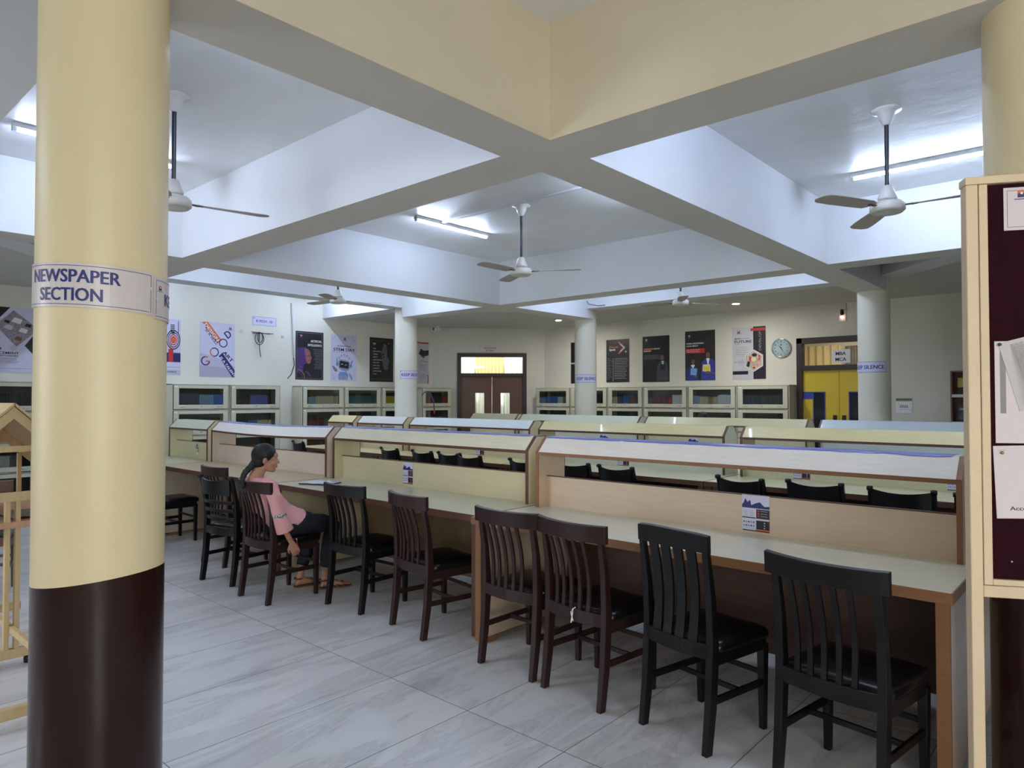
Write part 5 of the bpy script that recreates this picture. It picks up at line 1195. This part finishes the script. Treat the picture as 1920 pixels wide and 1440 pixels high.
def person(name, label, group_parent, P, loc, rz, head_yaw, shirt, trousers, hairm, braid=True, hand_r=None):
    t = thing(name, label, 'person', loc, rz)
    hc = Vector(P['head'])
    HM = Matrix.Translation(hc) @ Matrix.Rotation(-head_yaw, 4, 'Z') @ Matrix.Rotation(P.get('nod', 0), 4, 'X')
    b = MB()
    # trunk, neck
    T = P['trunk']
    b.rings([[Vector((x+rx*math.cos(2*PI*k/20), y+ry*math.sin(2*PI*k/20)*math.cos(tl), z+ry*math.sin(2*PI*k/20)*math.sin(tl))) for k in range(20)] for x, y, z, rx, ry, tl in T])
    hb = HM @ Vector((0, -.022, -.045)); nb = Vector(P['neck'])
    b.tube([nb-Vector((0, 0, .03)), nb, (nb+hb)/2, hb], [.062, .052, .046, .046], n=16)
    # head: skull, jaw, brow, nose, lips, chin, ears
    def bl(c, r):
        q = MB(); q.ball((0, 0, 0), r, n=20, m=14); vs = [HM @ (Vector(v)+Vector(c)) for v in q.v]; b.add(vs, q.f)
    bl((0, -.008, .022), (.070, .088, .088)); bl((0, .022, -.030), (.056, .062, .068)); bl((0, .056, -.082), (.026, .022, .020)); bl((0, .034, -.070), (.042, .040, .030))
    bl((0, .070, .028), (.044, .016, .026)); bl((0, .072, -.038), (.026, .012, .022)); bl((.034, .058, -.028), (.020, .018, .020)); bl((-.034, .058, -.028), (.020, .018, .020))
    q = MB(); q.rings([[(x*.55, .080, .014), (-x*.55, .080, .014), (-x*.5, .070, .016), (x*.5, .070, .016)] if z > 0 else [(x, .085+dy, z), (-x, .085+dy, z), (-x, .06, z), (x, .06, z)] for x, z, dy in ((.008, .014, -.002), (.010, -.004, .006), (.013, -.022, .0215), (.015, -.030, .015), (.010, -.037, -.003))])
    b.add([HM @ Vector(v) for v in q.v], q.f)
    bl((0, .080, -.051), (.021, .009, .0055)); bl((0, .078, -.060), (.019, .009, .006))
    for s in (-1, 1):
        q = MB(); q.ball((0, 0, 0), (.0075, .017, .030), n=12, m=8); E = Matrix.Translation((s*.072, -.006, -.006)) @ Matrix.Rotation(s*D(18), 4, 'Z') @ Matrix.Rotation(D(-12), 4, 'X')
        b.add([HM @ (E @ Vector(v)) for v in q.v], q.f)
    # arms, hands
    for A, side in ((P['arm_r'], 1), (P['arm_l'], -1)):
        b.tube(A, [.042, .040, .033, .030, .022, .020][:len(A)] if len(A) == 6 else [.042, .036, .030, .021], n=14)
    for wr, d, n, side, cu in P['hands']: hand(b, wr, d, n, side, cu)
    for L in (P['leg_r'], P['leg_l']):
        b.tube(L['pts'], L['rad'], n=16, up=(1, 0, 0))
        a, h, m_, to = [Vector(v) for v in L['foot']]           # ankle, heel, ball, toe
        fd = (to-h); fd.z = 0; fd.normalize(); sd = Vector((-fd.y, fd.x, 0))
        b.rings([[Vector((c.x, c.y, 0))+sd*wd*math.cos(2*PI*k/14)+Vector((0, 0, .012+hh/2+hh/2*math.sin(2*PI*k/14))) for k in range(14)] for c, wd, hh in ((h-fd*.012, .018, .03), (h, .027, .05), (h+fd*.04, .028, .075), (h+fd*.09, .03, .058), (m_, .038, .036), (m_+fd*.04, .037, .026), (to, .024, .018))])
        b.ball((a.x, a.y, a.z-.01), (.030, .034, .035), n=14, m=8)
    body = remesh(b, 0.0045, 'body', m_skin, t, 3)
    # face details
    for s in (-1, 1):
        q = MB(); q.smooth = True; q.ball((s*.029, .0600, .006), (.0115, .010, .0050), n=12, m=8); q.v = [tuple(HM @ Vector(v)) for v in q.v]; e = q.build('eye', m_white, body)
        q = MB(); q.smooth = True; q.ball((s*.029+.001, .0672, .006), (.0060, .0042, .0052), n=10, m=6); q.v = [tuple(HM @ Vector(v)) for v in q.v]; q.build('iris', m_black, e)
        q = MB(); q.tube([HM @ Vector((s*(.012+.036*u), .0845-.018*u*u*1.2-.004*u, .026+.006*math.sin(PI*u))) for u in (0, .25, .5, .75, 1)], [.0022, .003, .003, .0025, .001], n=6); q.build('eyebrow', hairm, body)
    q = MB(); q.smooth = True; q.ball((0, .0815, -.0520), (.019, .0085, .0045), n=12, m=6); q.ball((0, .0800, -.0595), (.017, .0085, .0048), n=12, m=6); q.v = [tuple(HM @ Vector(v)) for v in q.v]; q.build('lips', mat('lips', rgb(150, 88, 80), .45), body)
    # hair
    h = MB()
    def hb_(c, r, M=None):
        q = MB(); q.ball((0, 0, 0), r, n=28, m=18); h.add([HM @ ((M @ Vector(v) if M else Vector(v))+Vector(c)) for v in q.v], q.f)
    hb_((0, -.020, .034), (.081, .094, .088), Matrix.Rotation(D(14), 3, 'X')); hb_((0, -.045, -.010), (.070, .062, .075))
    if braid:
        hb_((0, -.092, -.045), (.028, .028, .030))
        bp = [Vector(v) for v in P['braid']]
        for i in range(15):
            u = i/14; k = u*(len(bp)-1); j = min(int(k), len(bp)-2); c = bp[j].lerp(bp[j+1], k-j); r = .024*(1-.45*u)
            h.ball((c.x+(.008 if i % 2 else -.008), c.y+(.003 if i % 2 else -.003), c.z), (r, r*.9, r*1.05), n=12, m=8)
        h.tube(bp, [.016, .015, .014, .012][:len(bp)], n=8)
    else:
        hb_((0, -.06, -.05), (.05, .04, .05))
    remesh(h, 0.005, 'hair', hairm, body, 2)
    # shirt
    c = MB(); S = P['shirt']
    c.rings([[Vector((x+rx*math.cos(2*PI*k/24), y+ry*math.sin(2*PI*k/24)*math.cos(tl), z+ry*math.sin(2*PI*k/24)*math.sin(tl))) for k in range(24)] for x, y, z, rx, ry, tl in S])
    for pts, rad in P['sleeves']: c.tube(pts, rad, n=18)
    sh = remesh(c, 0.007, 'shirt', shirt, t, 3)
    # trousers
    c = MB()
    for L in (P['leg_r'], P['leg_l']): c.tube(L['pts'][:L['cut']], [r+.012 for r in L['rad'][:L['cut']]], n=18, up=(1, 0, 0))
    for x in P['hips']: c.ball(x[0], x[1], n=20, m=12)
    remesh(c, 0.008, 'trousers', trousers, t, 3)
    for L, nm in ((P['leg_r'], 0), (P['leg_l'], 1)):
        a, hh, m_, to = [Vector(v) for v in L['foot']]; fd = (to-hh); fd.z = 0; fd.normalize(); sd = Vector((-fd.y, fd.x, 0))
        q = MB(); q.rings([[Vector((cc.x, cc.y, 0))+sd*wd*s*1.0+Vector((0, 0, z)) for s, z in ((1, .0015), (1, .012), (-1, .012), (-1, .0015))] for cc, wd in ((hh-fd*.026, .016), (hh-fd*.018, .028), (hh+fd*.05, .030), (m_-fd*.01, .038), (m_+fd*.045, .040), (to+fd*.008, .026), (to+fd*.014, .012))])
        so = q.build('sandal', m_tanl, t, bevel=.003)
        for cpt, wd, ht, tw in ((m_+fd*.012, .040, .042, .010), (m_-fd*.035, .036, .056, .009)):
            q = MB(); q.smooth = True; cc = Vector((cpt.x, cpt.y, 0)); q.tube([cc+sd*wd*math.cos(PI*i/8)+fd*tw*(i/4-1)*.6+Vector((0, 0, .010+ht*math.sin(PI*i/8)*.92)) for i in range(9)], [(.0025, .010)]*9, n=8, up=(fd.x, fd.y, 0)); q.build('strap', m_tanl, so)
        q = MB(); q.smooth = True; cc = Vector((hh.x, hh.y, 0)); q.tube([cc+sd*.034*math.cos(1.5*PI*i/12+PI*.75+PI*0)+fd*(.036*math.sin(1.5*PI*i/12+PI*.75)+.012)+Vector((0, 0, .070)) for i in range(13)], [(.0025, .007)]*13, n=8)
        q.build('strap', m_tanl, so)
    return t, body, sh
tl = D(20)
G = dict(head=(0.02, 0.045, 1.083), neck=(0.0, -0.022, 0.958), nod=D(-4),
  trunk=[(0, .24, .50, .13, .085, D(30)), (0, .20, .56, .135, .10, D(30)), (0, .13, .66, .115, .088, D(25)), (0, .06, .76, .122, .090, D(18)), (0, .025, .85, .135, .085, D(5)), (0, -.005, .915, .125, .066, 0), (0, -.018, .945, .075, .052, 0)],
  arm_r=[(.125, -.010, .905), (.175, .0, .88), (.215, .01, .79), (.238, .025, .685), (.250, .075, .56), (.256, .125, .462)],
  arm_l=[(-.125, -.005, .905), (-.175, .01, .87), (-.20, .03, .78), (-.205, .07, .68), (-.16, .22, .64), (-.11, .33, .62)],
  hands=[((.257, .130, .452), (.05, .42, -.85), (-.9, .35, 0), -1, .42), ((-.105, .34, .618), (.35, .9, -.12), (0, 0, -1), 1, .35)],
  leg_r=dict(pts=[(.085, .20, .545), (.095, .36, .545), (.09, .52, .53), (.088, .60, .495), (.092, .585, .40), (.10, .555, .28), (.105, .53, .17), (.105, .525, .09)], rad=[.082, .074, .062, .056, .052, .050, .034, .028], cut=7, foot=((.105, .525, .09), (.105, .50, 0), (.155, .64, 0), (.185, .715, 0))),
  leg_l=dict(pts=[(-.085, .20, .545), (-.105, .36, .545), (-.115, .50, .53), (-.115, .57, .495), (-.11, .545, .40), (-.10, .48, .28), (-.09, .43, .17), (-.088, .415, .09)], rad=[.082, .074, .062, .056, .052, .050, .034, .028], cut=7, foot=((-.088, .415, .09), (-.095, .39, 0), (-.065, .54, 0), (-.05, .61, 0))),
  braid=[(.0, -.06, 1.035), (-.025, -.105, .985), (-.04, -.118, .93), (-.045, -.105, .872)],
  shirt=[(.01, .265, .585, .178, .125, D(38)), (.005, .215, .60, .170, .130, D(34)), (0, .140, .67, .145, .112, D(26)), (0, .070, .76, .142, .106, D(18)), (0, .026, .86, .152, .098, D(5)), (0, -.003, .92, .138, .074, 0), (0, -.015, .945, .085, .060, 0)],
  sleeves=[([(.11, -.010, .905), (.175, .0, .885), (.217, .01, .80), (.238, .025, .70), (.243, .045, .64), (.248, .065, .585), (.250, .080, .545)], [.052, .056, .052, .050, .054, .062, .066]),
           ([(-.11, -.005, .905), (-.175, .01, .875), (-.20, .03, .79), (-.205, .07, .69), (-.17, .16, .65), (-.15, .21, .64)], [.052, .054, .05, .05, .054, .058])],
  hips=[((.07, .21, .545), (.105, .12, .083)), ((-.07, .21, .545), (.105, .12, .083))])
girl, gbody, gshirt = person('person', 'girl with a black braid and pink top seated with one hand hanging down', None, G, (-5.05, 2.70, 0), D(0), D(30), m_pinkc, m_navyc, m_hair)
q = MB(); q.smooth = True; q.tube([(.2405+.0525*math.cos(2*PI*k/24)*1.0, .036+.051*math.sin(2*PI*k/24), .672+.004*math.sin(2*PI*k/24)*-1) for k in range(25)], [(.002, .016)]*25, n=8)
def lace_mat():
    m = bpy.data.materials.new('lace_band'); m.use_nodes = True; nt = m.node_tree; bs = nt.nodes['Principled BSDF']
    tc = nt.nodes.new('ShaderNodeTexCoord'); ck_ = nt.nodes.new('ShaderNodeTexChecker'); ck_.inputs['Scale'].default_value = 110
    mp = nt.nodes.new('ShaderNodeMapping'); mp.inputs['Rotation'].default_value = (D(45), D(45), 0)
    ck_.inputs[1].default_value = rgb(236, 230, 226); ck_.inputs[2].default_value = rgb(60, 48, 48)
    nt.links.new(tc.outputs['Object'], mp.inputs[0]); nt.links.new(mp.outputs[0], ck_.inputs[0]); nt.links.new(ck_.outputs[0], bs.inputs['Base Color']); return m
q.build('lace_band', lace_mat(), gshirt)
q = MB(); q.smooth = True; q.tube([(.256+.026*math.cos(2*PI*k/20), .118+.024*math.sin(2*PI*k/20), .475+.010*math.cos(2*PI*k/20)) for k in range(21)], .0022, n=6); q.build('bracelet', mat('gold', rgb(200, 165, 95), .25, metal=.9), girl)
q = MB(); q.tube([(-.035+.045*math.cos(t_), -.015+.052*math.sin(t_), .955-.006*math.sin(t_)) for t_ in [0]], .001) if False else None
pc = MB(); pc.tube([(.240, .205, .345), (.262, .170, .47)], .0038, n=8); pc.mi = 1; pc.tube([(.262, .170, .47), (.2645, .166, .485)], [.0038, .001], n=8)
po = pc.build('pencil', [m_red, m_white]); po.matrix_world = Matrix.Translation((-5.05, 2.70, 0)); tag(po, 'red pencil held in the hanging hand of the girl', 'pencil')
# reader behind the back row: only the top of the hair shows over the hood
G2 = dict(G); G2['head'] = (0, .10, 1.215); G2['neck'] = (0, .04, 1.07); G2['nod'] = D(-25)
def up(L, dz, k=1.0): return [tuple([*p[:2], p[2]+dz*max(0, min(1, (p[2]-.5)/.4))*k, *p[3:]]) for p in L]
G2['trunk'] = up(G['trunk'], .11); G2['shirt'] = up(G['shirt'], .11)
G2['arm_r'] = [(.13, .0, 1.0), (.18, .02, .96), (.21, .08, .86), (.21, .16, .80), (.16, .28, .82), (.10, .36, .835)]; G2['arm_l'] = [(-p[0], p[1], p[2]) for p in G2['arm_r']]
G2['hands'] = [((.095, .37, .835), (-.3, .9, -.1), (0, 0, -1), -1, .3), ((-.095, .37, .835), (.3, .9, -.1), (0, 0, -1), 1, .3)]
G2['sleeves'] = [([(.11, 0, 1.0), (.18, .02, .96), (.21, .08, .87), (.205, .15, .81)], [.052, .056, .054, .056]), ([(-.11, 0, 1.0), (-.18, .02, .96), (-.21, .08, .87), (-.205, .15, .81)], [.052, .056, .054, .056])]
person('person', 'reader behind the back row, only the top of the black hair showing over the hood', None, G2, (-5.22, 10.62, 0), PI, 0, mat('grey_shirt', rgb(120, 124, 140), .8), m_navyc, m_hair, braid=False)
place(copy_tree(l0), (-5.22, 10.66, 0), PI, 'black ladder-back chair under the reader behind the back row', 'chairs behind the back row')
